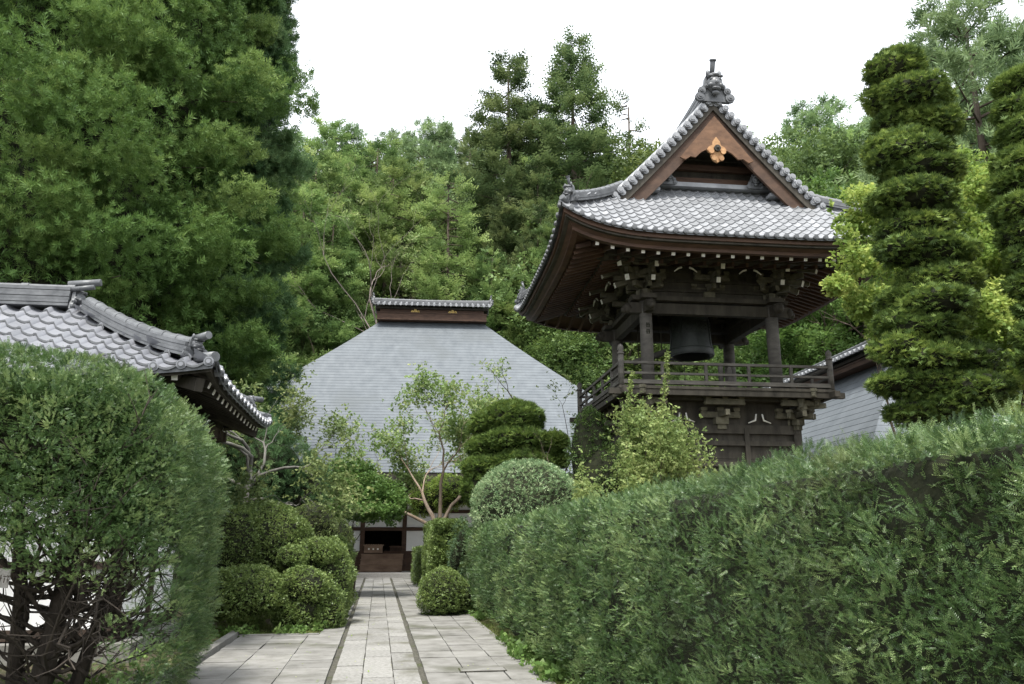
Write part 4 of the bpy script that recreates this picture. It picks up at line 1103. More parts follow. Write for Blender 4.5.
def bush(name, label, blobs, mats, tpls, size, n, seed, cat='bush', group=None, noise=(.35, .07), gap=(.4, .25, .6), depth=.12, tint=(.5, .14), upb=.4, trunk=None, jit=.6, core=.86, roll=.8, ground=0.0, tip=None):
    """blobs: list of (centre, (rx, ry, rz)); one foliage mesh, points inside other blobs dropped."""
    c0 = np.mean([np.array(b[0]) for b in blobs], 0); root = thing(name, label, cat, (c0[0], c0[1], ground), 0, group); off = np.array([c0[0], c0[1], ground])
    f = Fol(); area = np.array([(b[1][0] * b[1][1] + b[1][0] * b[1][2] + b[1][1] * b[1][2]) for b in blobs]); ks = (n * area / area.sum()).astype(int)
    for bi, ((c, r), k) in enumerate(zip(blobs, ks)):
        c = np.array(c); r = np.array(r); u = nrm(rng.normal(size=(k, 3))); P = c + u * r; N = nrm(u / r)
        ok = P[:, 2] > ground + .02
        for bj, (c2, r2) in enumerate(blobs):
            if bj != bi: ok &= (((P - np.array(c2)) / (np.array(r2) * .9)) ** 2).sum(1) > 1
        sprigs_on(f, P[ok], N[ok], size, tpls, noise, gap, depth, upb, jit, tint, seed + bi * 7, roll)
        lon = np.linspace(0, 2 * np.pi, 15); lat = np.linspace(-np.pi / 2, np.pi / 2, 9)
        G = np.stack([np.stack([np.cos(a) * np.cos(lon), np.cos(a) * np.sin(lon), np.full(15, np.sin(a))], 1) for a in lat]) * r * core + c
        G[:, :, 2] = np.maximum(G[:, :, 2], ground - .02); f.gridq(G, .4, 1)  # solid core, the shade between leaves is put into its dark colour
    for v in f.V: v -= off.astype(np.float32)
    f.build('foliage', mats, root)
    if trunk:
        t = MB()
        for pts, rad in trunk: t.tube([Vector(p) - Vector(off) for p in pts], rad, 7)
        t.build('trunk', M['bark'], root)
    return root

def pxblob(px, py, Y, rx, ry, deep=1.0):
    c = at(px, py, Y); d = (Y * CP + (c.z - EYE) * SP_) / FPX
    return (tuple(c), (rx * d, rx * d * deep, ry * d))

AZ = 'clipped azaleas left of the path'
bush('azalea_bush', 'largest rounded azalea, its broad olive dome rising behind the smaller clipped ones', [pxblob(263, 540, 16.2, 46, 40), pxblob(235, 545, 15.6, 32, 40), pxblob(285, 545, 16.4, 32, 32)], [M['azalea'], M['core']], T_LEAFS, .062, 17000, 41, group=AZ, noise=(.3, .11), tint=(.5, .18))
bush('azalea_bush', 'low wide azalea cushion nearest the tall yew hedge', [pxblob(248, 592, 14.5, 42, 27), pxblob(225, 595, 14.3, 32, 26)], [M['azalea'], M['core']], T_LEAFS, .06, 11000, 42, group=AZ, noise=(.3, .11), tint=(.5, .18))
bush('azalea_bush', 'small round azalea ball squeezed between the larger azalea cushions', [pxblob(291, 557, 15.0, 16, 13), pxblob(318, 552, 15.4, 20, 16)], [M['azalea'], M['core']], T_LEAFS, .06, 4500, 43, group=AZ, noise=(.3, .11), tint=(.5, .18))
bush('azalea_bush', 'azalea mound with a flat rounded top next to the low wide cushion', [pxblob(304, 585, 14.7, 24, 20), pxblob(298, 610, 14.8, 26, 24)], [M['azalea'], M['core']], T_LEAFS, .06, 8000, 44, group=AZ, noise=(.3, .11), tint=(.5, .18))
bush('azalea_bush', 'tall azalea whose clipped side leans along the edge of the paving', [pxblob(328, 585, 15.6, 24, 48), pxblob(322, 612, 15.1, 24, 30), pxblob(338, 575, 17.2, 18, 40)], [M['azalea'], M['core']], T_LEAFS, .06, 13000, 45, group=AZ, noise=(.3, .11), tint=(.5, .18))
bush('rhododendron_bush', 'dull grey green leafy bush behind the azaleas', [pxblob(312, 525, 18.0, 26, 24), pxblob(335, 540, 18.5, 18, 22)], [M['plum'], M['core']], T_LEAF, .085, 2600, 46, noise=(.5, .14))
bush('small_bush', 'small clipped bush at the foot of the long hedge where the path narrows', [pxblob(442, 592, 17.6, 25, 25), pxblob(455, 597, 17.8, 20, 20)], [M['azalea'], M['core']], T_LEAF, .06, 6500, 47, tint=(.45, .18), noise=(.3, .11))
bush('round_dome_bush', 'large pale green dome shaped bush rising above the far end of the long hedge', [pxblob(527, 508, 17.8, 57, 50), ((*at(527, 560, 17.8)[:2], .8), (1.15, 1.1, .95))], [M['boxdome'], M['core']], T_LEAF, .07, 15000, 48, noise=(.3, .05), tint=(.5, .2))
bush('lime_bush', 'bright yellow green bush glimpsed between the grey trunks by the hall', [pxblob(448, 492, 27, 24, 18), pxblob(425, 500, 27, 18, 16)], [M['lime'], M['core']], T_LEAF, .13, 1900, 49, noise=(.5, .15))
bush('dark_bush', 'dark upright leafy bush standing in front of the tower base', [pxblob(590, 455, 20.0, 22, 50), pxblob(600, 480, 19.8, 26, 40), pxblob(630, 470, 19.5, 30, 34)], [M['broad_dark'], M['core']], T_LEAF, .11, 3200, 50, noise=(.5, .16))
bush('spindly_bush', 'thin silvery shrub at the end of the long yew hedge', [pxblob(462, 545, 19.6, 11, 30), pxblob(455, 560, 19.4, 10, 22)], [M['yew_grey'], M['core']], T_LEAF, .07, 900, 51, noise=(.3, .12), core=.5)
bush('dwarf_conifer', 'soft dark conifer bush under the bare grey branches beside the gatehouse', [pxblob(265, 470, 19.5, 48, 40), pxblob(300, 490, 19.8, 30, 34), pxblob(245, 445, 20, 40, 34)], [M['sawara_blue'], M['core']], T_TUFT, .22, 2600, 52, noise=(.6, .2), jit=.8, core=.75)

# ---- cloud-pruned tree and the topiary columns
FAN = [M['hinoki'], M['core']]
nb = [pxblob(513, 420, 22, 31, 19), pxblob(517, 440, 21.8, 33, 14), pxblob(492, 425, 22.6, 22, 16), pxblob(490, 448, 22.2, 24, 13), pxblob(488, 468, 22, 26, 13), pxblob(522, 463, 21.6, 30, 13), pxblob(482, 488, 22, 22, 20), pxblob(512, 482, 22, 34, 18)]
c = at(505, 480, 22.2)
bush('cloud_pruned_tree', 'compact cloud pruned evergreen with stacked dark tiers behind the pale dome bush', nb, FAN, T_FAN, .13, 14000, 60, 'topiary tree', noise=(.3, .06), depth=.08, trunk=[([(c.x, 22.2, 0), (c.x + .1, 22.2, 2.5), (c.x + .3, 22.1, 4.6)], [.14, .1, .05])], tint=(.5, .13))
nb = [pxblob(554, 441, 21.6, 14, 9), pxblob(557, 459, 21.8, 12, 9)]
c = at(556, 450, 21.7)
bush('cloud_pruned_tree', 'slim pruned evergreen with two small pads beside the darker stacked one', nb, FAN, T_FAN, .11, 2000, 61, 'topiary tree', noise=(.3, .05), depth=.07, trunk=[([(c.x, 21.7, 0), (c.x + .05, 21.7, 2.2), (c.x, 21.7, c.z)], [.06, .05, .03])], tint=(.62, .13))
tiers = []; rt_ = random.Random(44)
for k in range(14):
    py = 74 + 25.5 * k + rt_.uniform(-4, 4); f_ = k / 13; cx = 903 + 28 * min(1, f_ * 1.6); rx = (36 if k == 0 else 46) + 6 * f_
    for q_ in range(3):
        a_ = rt_.uniform(0, 6.28) + q_ * 2.1; o_ = rx * rt_.uniform(.18, .42)
        tiers.append((cx + math.cos(a_) * o_, py + rt_.uniform(-5, 5), rx * rt_.uniform(.62, .84), 16 + rt_.uniform(-2, 3), math.sin(a_) * o_ * .0125))
tiers += [(898, 62, 24, 14, 0), (966, 362, 36, 20, 0), (972, 390, 40, 20, -.2), (905, 350, 32, 20, -.1)]
nb = [pxblob(px, py, 9 + dy, rx, ry, .9) for i, (px, py, rx, ry, dy) in enumerate(tiers)]
c = at(930, 410, 9)
nb = [(c_, (r_[0], r_[1], r_[2])) for c_, r_ in nb]
bush('topiary_column', 'tall topiary column of many stacked dark green tiers beside the bell tower', nb, FAN, T_FAN, .07, 56000, 62, 'topiary tree', noise=(.22, .05), depth=.07, gap=(.2, .33, .75), core=.86, trunk=[([(c.x, 9, 0), (c.x, 9, 3), tuple(at(908, 120, 9))], [.13, .12, .04])], tint=(.5, .22))
tiers = [(1032 + (0 if k < 6 else (k - 5) * 4) + rt_.uniform(-3, 3), 84 + 25 * k, 34 + rt_.uniform(-3, 3), 16 + rt_.uniform(-1, 3)) for k in range(12)]
nb = [pxblob(px + rt_.uniform(-9, 9) * q_, py + rt_.uniform(-7, 7) * q_, 8 + rt_.uniform(-.15, .15) * q_, rx * (1 - .25 * q_), ry, .9) for i, (px, py, rx, ry) in enumerate(tiers) for q_ in (0, 1)]
c = at(1045, 350, 8)
bush('topiary_column', 'second tiered topiary column cut off by the right edge of the picture', nb, FAN, T_FAN, .068, 24000, 63, 'topiary tree', noise=(.22, .05), depth=.07, gap=(.25, .3, .6), core=.88, trunk=[([(c.x, 8, 0), (c.x, 8, 3), tuple(at(1034, 120, 8))], [.12, .1, .04])], tint=(.48, .15))

# ================================================================ branching trees
def grow(mb, base, d, ln, rad, depth, rr, tips, spread=.6, bend=.18, up=.12, kids=(2, 3), shrink=.74, sides=6, segs=4, taper=.62, twigs=None):
    pts = [Vector(base)]; d = Vector(d).normalized(); rads = [rad]
    for i in range(segs):
        d = (d + Vector((rr.gauss(0, bend), rr.gauss(0, bend), rr.gauss(0, bend) + up * .5))).normalized()
        pts.append(pts[-1] + d * ln / segs); rads.append(rad * (1 - (1 - taper) * (i + 1) / segs))
        if depth <= 2 and i: tips.append((pts[-1].copy(), d.copy(), depth))
    mb.tube(pts, rads, sides if rad > .02 else 4, 0, .5, cap=False)
    if depth == 0: tips.append((pts[-1], d, 0)); return
    for k in range(rr.randint(*kids)):
        ax = Vector((rr.gauss(0, 1), rr.gauss(0, 1), rr.gauss(0, 1))).cross(d).normalized()
        nd = (d * math.cos(spread * rr.uniform(.6, 1.3)) + ax * math.sin(spread * rr.uniform(.6, 1.3)) + Vector((0, 0, up))).normalized()
        st = pts[-1] if k < 2 else pts[-2]
        grow(mb, st, nd, ln * shrink * rr.uniform(.75, 1.2), rads[-1] * (.85 if k == 0 else .65), depth - 1, rr, tips, spread, bend, up, kids, shrink, sides, segs, taper)

def leafy_tree(name, label, base, stems, depth, seed, leaf, bark, tpls, size, per, spray, cat='tree', group=None, spread=.6, up=.12, kids=(2, 3), shrink=.74, bend=.18, tint=(.5, .16), keep=1.0, maxdepth=2, flat=1.0, box=None, bole=()):
    rr = random.Random(seed); root = thing(name, label, cat, base, 0, group); mb = MB(); tips = []
    for (o, d, ln, rad) in stems: grow(mb, o, d, ln, rad, depth, rr, tips, spread, bend, up, kids, shrink)
    for pts, r in bole: mb.tube(pts, [r * 1.2] + [r] * (len(pts) - 1), 8)
    mb.build('branches', bark, root)
    f = Fol(); T = np.array([tuple(t[0]) for t in tips if t[2] <= maxdepth]); D = np.array([tuple(t[1]) for t in tips if t[2] <= maxdepth])
    sel = rng.random(len(T)) < keep; T, D = T[sel], D[sel]
    k = len(T) * per; P = np.repeat(T, per, 0) + rng.normal(size=(k, 3)) * np.array([spray, spray, spray * flat]); DD = np.repeat(D, per, 0) * .5 + rng.normal(size=(k, 3)) * .7
    if box is not None: ok = box(P + np.array(base)); P, DD = P[ok], DD[ok]; k = len(P)
    tn = tint[0] + (vnoise(P, .7, seed) - .5) * tint[1] * 3 + rng.normal(0, tint[1], k)
    f.scatter(tpls, P, DD, size * rng.uniform(.6, 1.3, k), tn, 1.2); f.build('foliage', [leaf], root)
    return root

# crape myrtle in front of the hall roof
b = at(438, 520, 25); b.z = 0
leafy_tree('crape_myrtle', 'multi stemmed tree with pale smooth trunks and sparse leaves before the hall roof', b,
           [((-.05, 0, 1.9), (-.4, 0, 1), 1.6, .075), ((.05, 0, 1.9), (.35, .1, 1), 1.6, .07), ((-.07, .05, 1.8), (-.95, 0, .9), 1.7, .065), ((.06, -.05, 2.0), (.0, -.1, 1), 1.7, .07), ((.06, 0, 1.8), (.6, .1, 1), 1.6, .05)], 5, 71, M['myrtle'], M['bark_tan'], T_LEAFS, .18, 3, .2, spread=.46, up=.10, kids=(2, 3), shrink=.66, keep=.6, maxdepth=1, bole=[([(-.12, 0, 0), (-.1, 0, 1), (-.06, 0, 1.95)], .1), ([(.12, 0, 0), (.1, .02, 1), (.05, 0, 2.0)], .09), ([(0, .1, 0), (.02, .06, 2.0)], .08)])
# bare grey plum beside the gatehouse
b = at(250, 470, 17.6); b.z = 0
leafy_tree('plum_tree', 'gnarled old tree with bare grey lichened twigs behind the gatehouse eaves', b,
           [((0, 0, 2.9), (-.5, 0, .9), 1.25, .05), ((.03, 0, 2.7), (.75, -.1, .45), 1.25, .045), ((0, 0, 3.0), (.15, .1, 1), 1.35, .05), ((0, 0, 2.8), (.35, .4, .7), 1.2, .04), ((0, -.02, 2.85), (.1, -.5, .8), 1.1, .04), ((-.02, 0, 2.6), (-.75, .1, .5), 1.1, .04), ((.02, 0, 2.4), (.8, .1, .15), 1.1, .035)],
           6, 72, M['plum'], M['bark_grey'], T_LEAFS, .12, 2, .16, spread=.62, up=.07, kids=(2, 3), shrink=.66, bend=.3, keep=.26, maxdepth=1, bole=[([(-.1, 0, 0), (.06, .02, 1.2), (-.05, 0, 2.2), (0, 0, 3.05)], .062)])
# spreading Japanese maple on the left
b = at(352, 540, 23); b.z = 0
mt = thing('maple_tree', 'low spreading green maple with layered foliage left of the hall doorway', 'tree', b)
mm = MB(); tips = []
rr_ = random.Random(73)
for d in ((-.5, 0, 1), (.3, .1, 1), (.1, -.3, 1), (-.2, .3, 1)): grow(mm, (0, 0, .9), d, .8, .06, 3, rr_, tips, .5, .15, .08, (2, 2), .6)
mm.tube([(0, 0, 0), (.05, 0, .5), (0, 0, 1.0)], [.13, .11, .09], 8); mm.build('branches', M['bark'], mt)
f = Fol()
for (px, py, rx, ry, Y) in ((325, 496, 38, 10, 23), (355, 485, 40, 10, 23.2), (380, 492, 28, 10, 22.8), (345, 508, 42, 11, 22.6), (375, 510, 32, 9, 22.4), (392, 500, 18, 9, 22.5), (305, 505, 24, 12, 23), (392, 515, 10, 12, 22.3), (350, 470, 26, 9, 23.5)):
    (cx, cy, cz), (ax_, ay_, az_) = pxblob(px, py, Y, rx, ry); k = int(rx * 22)
    u = nrm(rng.normal(size=(k, 3))) * rng.random(k)[:, None] ** .3; P = np.array([cx, cy, cz]) + u * np.array([ax_, ax_ * .9, az_]) - np.array(b)
    P[:, 2] += (vnoise(P, .4, 5) - .5) * .3; D = rng.normal(size=(k, 3)) * .6; D[:, 2] -= .1
    f.scatter(T_LEAFS, P, D, .15 * rng.uniform(.7, 1.3, k), .5 + (vnoise(P, .5, 8) - .5) * .5 + rng.normal(0, .15, k), .5)
f.build('foliage', [M['maple']], mt)
# light shrub tree in front of the tower
b = at(622, 500, 18.2); b.z = 0
leafy_tree('light_green_shrub', 'loose light green shrub with long upright shoots in front of the bell tower', b,
           [((0, 0, 0), (-.05, 0, 1), 1.7, .06), ((.1, 0, 0), (.3, 0, 1), 1.6, .055), ((-.1, 0, 0), (-.18, 0, 1), 1.8, .055), ((0, .1, 0), (.1, .2, 1), 1.9, .05), ((.05, -.1, 0), (-.1, -.2, 1), 1.9, .05), ((.1, .1, 0), (.5, .1, 1), 1.7, .05)], 4, 74, M['light_shrub'], M['bark'], T_LEAFS, .125, 6, .2, cat='shrub', spread=.43, box=lambda P: P[:, 0] > at(568, 450, 18.2).x, up=.13, kids=(2, 3), shrink=.62)
# the two long shoots that climb past the balcony
for i, (x0, x1, y0, y1) in enumerate(((660, 668, 455, 352), (625, 632, 455, 372))):
    a = at(x0, y0, 18.4); e = at(x1, y1, 18.3); t = thing('vine_shoot', ['tall leafy shoot reaching up in front of the balcony rail', 'shorter leafy shoot left of the taller one before the balcony'][i], 'shoot', (a.x, a.y, 0), 0, 'shoots before the balcony')
    s = MB(); pts = [Vector((0, 0, 0)), Vector((.02, 0, 1.5)), Vector(a - t.location), Vector((a + e) / 2 - t.location) + Vector((.04, 0, 0)), Vector(e - t.location)]; s.tube(pts, [.03, .025, .02, .012, .005], 5); s.build('stem', M['bark'], t)
    f = Fol(); k = 190; u = rng.random(k); P = np.array(a - t.location)[None] * (1 - u)[:, None] + np.array(e - t.location)[None] * u[:, None] + rng.normal(size=(k, 3)) * .07 * (1.15 - u)[:, None]
    f.scatter(T_LEAFS, P, rng.normal(size=(k, 3)), .11, rng.normal(.6, .15, k), 1.2); f.build('foliage', [M['light_shrub']], t)
# thin sapling right of the pruned evergreen
b = at(556, 480, 23.5); b.z = 0
leafy_tree('slender_sapling', 'slender thin leaved sapling rising before the hall roof beside the pruned evergreen', b, [((0, 0, 0), (.02, 0, 1), 4.4, .05), ((0, 0, .3), (-.12, .0, 1), 3.9, .04)], 3, 75, M['myrtle'], M['bark'], T_LEAFS, .13, 2, .15, cat='sapling', spread=.55, up=.12, kids=(2, 2), shrink=.42, tint=(.6, .15))

# yellow-green tree on the right
b = at(955, 400, 15.2); b.z = 0
yt = thing('katsura_tree', 'yellow green broadleaf tree spreading behind the topiary column', 'tree', b)
ym = MB(); tips = []; rr_ = random.Random(76)
for o, d in (((0, 0, 0), (-.12, 0, 1)), ((.2, 0, 0), (.15, .1, 1)), ((-.1, .2, 0), (-.02, .1, 1)), ((.1, .1, 0), (.25, -.05, 1))): grow(ym, o, d, 2.7, .09, 4, rr_, tips, .38, .08, .2, (2, 2), .68)
ym.build('branches', M['bark'], yt)
f = Fol()
for (px, py, rx, ry, Y) in ((860, 215, 32, 26, 14.6), (853, 260, 26, 22, 14.4), (868, 300, 22, 20, 14.6), (838, 285, 14, 10, 14.2), (846, 235, 16, 14, 14.2), (900, 250, 50, 60, 15.5), (985, 205, 34, 40, 15.4), (1000, 270, 40, 46, 15.2), (985, 330, 40, 46, 15), (1030, 330, 40, 60, 15.4), (950, 180, 40, 30, 16), (1040, 230, 40, 50, 16), (900, 330, 30, 26, 15.6), (1010, 380, 40, 30, 14.8)):
    (cx, cy, cz), (ax_, ay_, az_) = pxblob(px, py, Y, rx, ry); k = int(rx * ry * 1.5)
    u = nrm(rng.normal(size=(k, 3))) * rng.random(k)[:, None] ** .38; P = np.array([cx, cy, cz]) + u * np.array([ax_, ax_, az_]) * 1.08 - np.array(b)
    ok = vnoise(P, .5, 12) > .42; P = P[ok]; k = len(P)
    f.scatter(T_LEAFS, P, rng.normal(size=(k, 3)), .155 * rng.uniform(.7, 1.3, k), .5 + (vnoise(P, .8, 8) - .5) * .6 + rng.normal(0, .17, k), 1.0)
f.build('foliage', [M['lime']], yt)

# ================================================================ the bare-legged yew on the left
def left_yew():
    w0, w1, s0, s1 = -8.2, -1.8, -2.75, .40
    base = pth(-2.95, -1.25)
    root = thing('yew_tree', 'broad clipped yew with bare dark lower branches in front of the white wall', 'tree', base)
    off = np.array(base); f = Fol(); n = 105000
    e = .29; dims = np.array([(w1 - w0) / 2, (s1 - s0) / 2, 1.6]); ar = np.array([dims[1] * dims[2], dims[0] * dims[2], dims[0] * dims[1]]); fx = rng.choice(3, n, p=ar / ar.sum())
    q = rng.uniform(-1, 1, (n, 3)); q[np.arange(n), fx] = np.where(rng.random(n) < .5, -1, 1)          # evenly over the faces of a box, then rounded off
    q = q / (np.abs(q) ** (2 / e)).sum(1, keepdims=True) ** (e / 2)
    a, b_, h_ = (w1 - w0) / 2, (s1 - s0) / 2, 1.5
    ww = (w0 + w1) / 2 + q[:, 0] * a; ss = (s0 + s1) / 2 + q[:, 1] * b_; top = 3.50 - .17 * (ss - s0) - .05 * (ww + 8.2)
    zz = top / 2 + q[:, 2] * top / 2
    N = nrm(np.sign(q) * np.abs(q) ** (2 / e - 1) / np.array([a, b_, h_])); N = N[:, 0:1] * np.array(PR) + N[:, 1:2] * np.array(PF) + N[:, 2:3] * np.array([0, 0, 1.])
    P = np.array(P0) + ww[:, None] * np.array(PR) + ss[:, None] * np.array(PF) + np.stack([0 * zz, 0 * zz, zz], 1)
    lim = 1.36 + (vnoise(P, .6, 21) - .5) * 1.0
    side = ww > -2.12 + .4 * (vnoise(P, .3, 23) - .5)
    thin = rng.random(n) < np.clip((zz + .1) / .9, .22, 1)
    keep = ((zz > lim) | (side & thin)) & ((ww > -7) | (zz > 1)) & ((ss < s1 - .35) | (zz > 1.9) | side)
    low = (ww < -2.9) & (zz < .55 + .5 * (vnoise(P, .5, 25) - .5)) & (ss < -1.8) & (rng.random(n) < .28); keep |= low
    bunches_on(f, P[keep], N[keep], .095, 20, r=.10, amp=.13, gap=.28)
    thick = keep & (zz > 1.3); bunches_on(f, P[thick] - N[thick] * .2, N[thick], .16, 29, r=.13, amp=.1, gap=.2)
    # an inner layer so the crown is thick
    k2 = keep & (zz > 1.5) & (rng.random(n) < .5); Pi = P[k2] - N[k2] * rng.uniform(.25, .7, k2.sum())[:, None]
    f.scatter(T_YEWF, Pi, rng.normal(size=Pi.shape) * .7 + N[k2], .14, rng.normal(.45, .12, len(Pi)), 1)
    # twig body of the upper crown, its dark colour stands for inner shade
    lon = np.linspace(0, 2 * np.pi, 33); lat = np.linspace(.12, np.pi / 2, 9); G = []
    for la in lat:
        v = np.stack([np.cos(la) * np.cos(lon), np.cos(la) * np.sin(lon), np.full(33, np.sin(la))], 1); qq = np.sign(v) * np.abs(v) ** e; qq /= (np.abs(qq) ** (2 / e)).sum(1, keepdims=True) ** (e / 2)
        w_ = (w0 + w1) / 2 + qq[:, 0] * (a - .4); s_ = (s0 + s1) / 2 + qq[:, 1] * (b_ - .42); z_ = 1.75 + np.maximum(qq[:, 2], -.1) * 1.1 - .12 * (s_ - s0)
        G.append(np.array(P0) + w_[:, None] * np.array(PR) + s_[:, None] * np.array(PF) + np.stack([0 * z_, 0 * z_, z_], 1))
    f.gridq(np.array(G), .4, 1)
    for v in f.V: v -= off.astype(np.float32)
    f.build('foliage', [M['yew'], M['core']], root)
    rr = random.Random(17); tk = MB(); br = MB()
    stems = [((-3.05, -1.3), .085, (-2.9, -1.2)), ((-3.3, -1.1), .06, (-3.6, -1.0)), ((-2.85, -1.05), .055, (-2.5, -.9)), ((-4.6, -1.4), .08, (-4.9, -1.3)), ((-6.2, -1.3), .13, (-6.1, -1.2))]
    tr = []
    for (p, r, t_) in stems:
        a_ = pth(*p) - base; e_ = pth(t_[0], t_[1], 2.2) - base; m_ = (a_ + e_) / 2 + Vector((rr.uniform(-.1, .1), rr.uniform(-.1, .1), 0))
        tk.tube([a_, m_, e_], [r * 1.25, r, r * .6], 9); tr.append((a_, m_, e_, r))
    def limb(p, q, r, sag):
        m1 = p.lerp(q, .35) + Vector((rr.gauss(0, .07), rr.gauss(0, .07), -sag)); m2 = p.lerp(q, .7) + Vector((rr.gauss(0, .07), rr.gauss(0, .07), -sag * .7)); pts = [p, m1, m2, q]
        out = []
        for a_, b2 in zip(pts, pts[1:]):
            for k in range(3): out.append(a_.lerp(b2, k / 3) + Vector((rr.gauss(0, .02), rr.gauss(0, .02), rr.gauss(0, .02))))
        out.append(q); br.tube(out, [r * (1 - .8 * i / (len(out) - 1)) for i in range(len(out))], 5, cap=False, t=.5)
        return out
    for (a_, m_, e_, r) in tr:
        cnt = 60 if r > .084 else 24
        for i in range(cnt):
            u_ = rr.uniform(.04, .95); p = a_.lerp(m_, u_ * 2) if u_ < .5 else m_.lerp(e_, u_ * 2 - 1)
            if rr.random() < .58: q = pth(-2.1 + rr.uniform(-.25, .05), rr.uniform(s0 + .1, s1), rr.uniform(.15, 2.3) + .35) - base
            else: q = pth(rr.uniform(-6, -2.4), rr.choice((s0 + .15, s0 + .3, s1 - .3)), rr.uniform(.9, 2.4)) - base
            if (q - p).length > 2.8: continue
            o = limb(p, q, rr.uniform(.012, .032), rr.uniform(.02, .2))
            for k in range(10):
                st = o[rr.randint(2, len(o) - 1)]; d = (q - p).normalized() + Vector((rr.gauss(0, .6), rr.gauss(0, .6), rr.gauss(.15, .5))); ln = rr.uniform(.15, .55)
                mid = st + d.normalized() * ln * .5; en = mid + (d.normalized() + Vector((rr.gauss(0, .3), rr.gauss(0, .3), .2))).normalized() * ln * .5
                br.tube([st, mid, en], [.007, .005, .002], 4, cap=False, t=.7)
    tk.build('trunk', M['bark_dark'], root); br.build('branches', M['bark_dark'], root)
    # small name plate on the trunk
    p = at(1, 578, 6.75); s = MB(); s.box((0, 0, 0), (.13, .012, .15), t=.6)
    s.tube([(-.05, .0, .065), (0, .0, .17), (.05, 0, .065)], .003, 4, 1)
    for k, (x, z, a_, b2) in enumerate(((.06, .02, .03, .006), (.06, -.01, .022, .006), (.055, -.005, .005, .05), (.03, .015, .026, .006), (.03, -.015, .006, .04), (.0, .0, .02, .006), (.0, .0, .006, .05))): s.box((x, -.0075, z), (a_, .003, b2), m=1)
    o = s.build('name_plate', [M['gravel'], M['bark_dark']]); o.location = p; o.rotation_euler = (0, .08, .15)
    tag(o, 'small pale wooden plate with dark marks hanging among the bare yew branches', 'name plate')
left_yew()

# ================================================================ conifers and forest
def boughs(f, prof, z0, z1, nb, per, tpls, size, seed, droop=.25, ln=1.0, thick=.25, tint=(.5, .13), upturn=.2, inner=.25, mi=0, gapn=None, zpow=1.0, rj=(.6, 1.12)):
    """Boughs leave the trunk at all heights; each carries a flat elongated cloud of sprays along its outer part."""
    r_ = np.random.default_rng(seed)
    zb = z0 + (z1 - z0) * (r_.random(nb) ** zpow); az = r_.random(nb) * 2 * np.pi; R0 = np.array([prof(z) for z in zb]) * np.where(r_.random(nb) < .12, r_.uniform(1.1, 1.35, nb), r_.uniform(rj[0], rj[1], nb))
    d = np.stack([np.cos(az), np.sin(az), 0 * az], 1); side = np.stack([-np.sin(az), np.cos(az), 0 * az], 1)
    P = []; D = []; T = []
    for i in range(nb):
        k = max(4, int(per * (R0[i] / max(1e-6, R0.mean())) ** 1.2)); u = inner + (1 - inner) * r_.random(k) ** .6
        w_ = r_.normal(size=k) * ln * .22 * R0[i] * (1.15 - u * .7)
        z_ = zb[i] - droop * R0[i] * u ** 1.3 + upturn * R0[i] * np.maximum(0, u - .6) + r_.normal(size=k) * thick * (1.1 - .6 * u)
        p = d[i] * (u * R0[i])[:, None] + side[i] * w_[:, None]; p[:, 2] = z_
        P.append(p); q = np.repeat(d[i][None], k, 0) * .9 + side[i] * (w_ / max(.1, R0[i]) * 1.5)[:, None] + r_.normal(size=(k, 3)) * .35; q[:, 2] += .25; D.append(q)
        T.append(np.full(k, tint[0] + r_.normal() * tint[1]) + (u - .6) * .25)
    P = np.concatenate(P); D = np.concatenate(D); T = np.concatenate(T) + r_.normal(0, .08, len(P))
    if gapn: ok = vnoise(P, gapn[0], seed) > gapn[1]; P, D, T = P[ok], D[ok], T[ok]
    f.scatter(tpls, P, D, size * r_.uniform(.7, 1.35, len(P)), T, 1.0, mi)
    return zb, az, R0

def conifer(name, label, base, H, prof, z0, nb, per, leaf, bark, tpls, size, seed, group=None, cat='tree', trad=.3, limbs=True, sub=None, **kw):
    root = thing(name, label, cat, base, 0, group); f = Fol()
    zb, az, R0 = boughs(f, prof, z0, H, nb, per, tpls, size, seed, **kw)
    if sub:                                  # inner sprays round the limbs
        nn, rf, szz = sub; z = z0 + (H - z0) * rng.random(nn); a = rng.random(nn) * 6.283; q = np.array([prof(v) for v in z]) * rf * np.sqrt(rng.random(nn))
        f.scatter(T_SOFT, np.stack([q * np.cos(a), q * np.sin(a), z], 1), rng.normal(size=(nn, 3)), szz * rng.uniform(.7, 1.3, nn), rng.normal(.45, .12, nn), 1)
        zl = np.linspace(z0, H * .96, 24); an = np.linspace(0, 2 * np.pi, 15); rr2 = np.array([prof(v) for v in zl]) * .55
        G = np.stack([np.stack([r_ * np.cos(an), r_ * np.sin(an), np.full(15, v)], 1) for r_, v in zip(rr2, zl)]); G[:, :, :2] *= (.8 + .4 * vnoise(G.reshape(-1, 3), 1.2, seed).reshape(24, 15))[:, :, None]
        f.gridq(G, .4, 1)  # solid core that closes the crown, inner shade painted as dark colour
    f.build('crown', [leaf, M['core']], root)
    t = MB(); t.tube([(0, 0, -.5), (0, 0, H * .3), (.05, 0, H * .65), (0, .05, H * .97)], [trad, trad * .8, trad * .45, .03], 8)
    if limbs:
        dr = kw.get('droop', .25)
        for i in range(0, len(zb), max(1, len(zb) // 90)):
            d = Vector((math.cos(az[i]), math.sin(az[i]), 0)); r = R0[i]
            t.tube([Vector((0, 0, zb[i])), d * r * .5 + Vector((0, 0, zb[i] - dr * r * .4)), d * r * .85 + Vector((0, 0, zb[i] - dr * r * .8))], [max(.02, trad * .12), .025, .01], 5, cap=False)
    t.build('trunk', bark, root)
    return root

def pr_round(H, r, low=.8):
    return lambda z: r * (max(0, min(1, (H - z) / (H * .5)))) ** .5 * (1 if z > H * .2 else low + (1 - low) * z / (H * .2)) + .15
def pr_cone(H, r, p=.8): return lambda z: r * max(0, (H - z) / H) ** p + .12

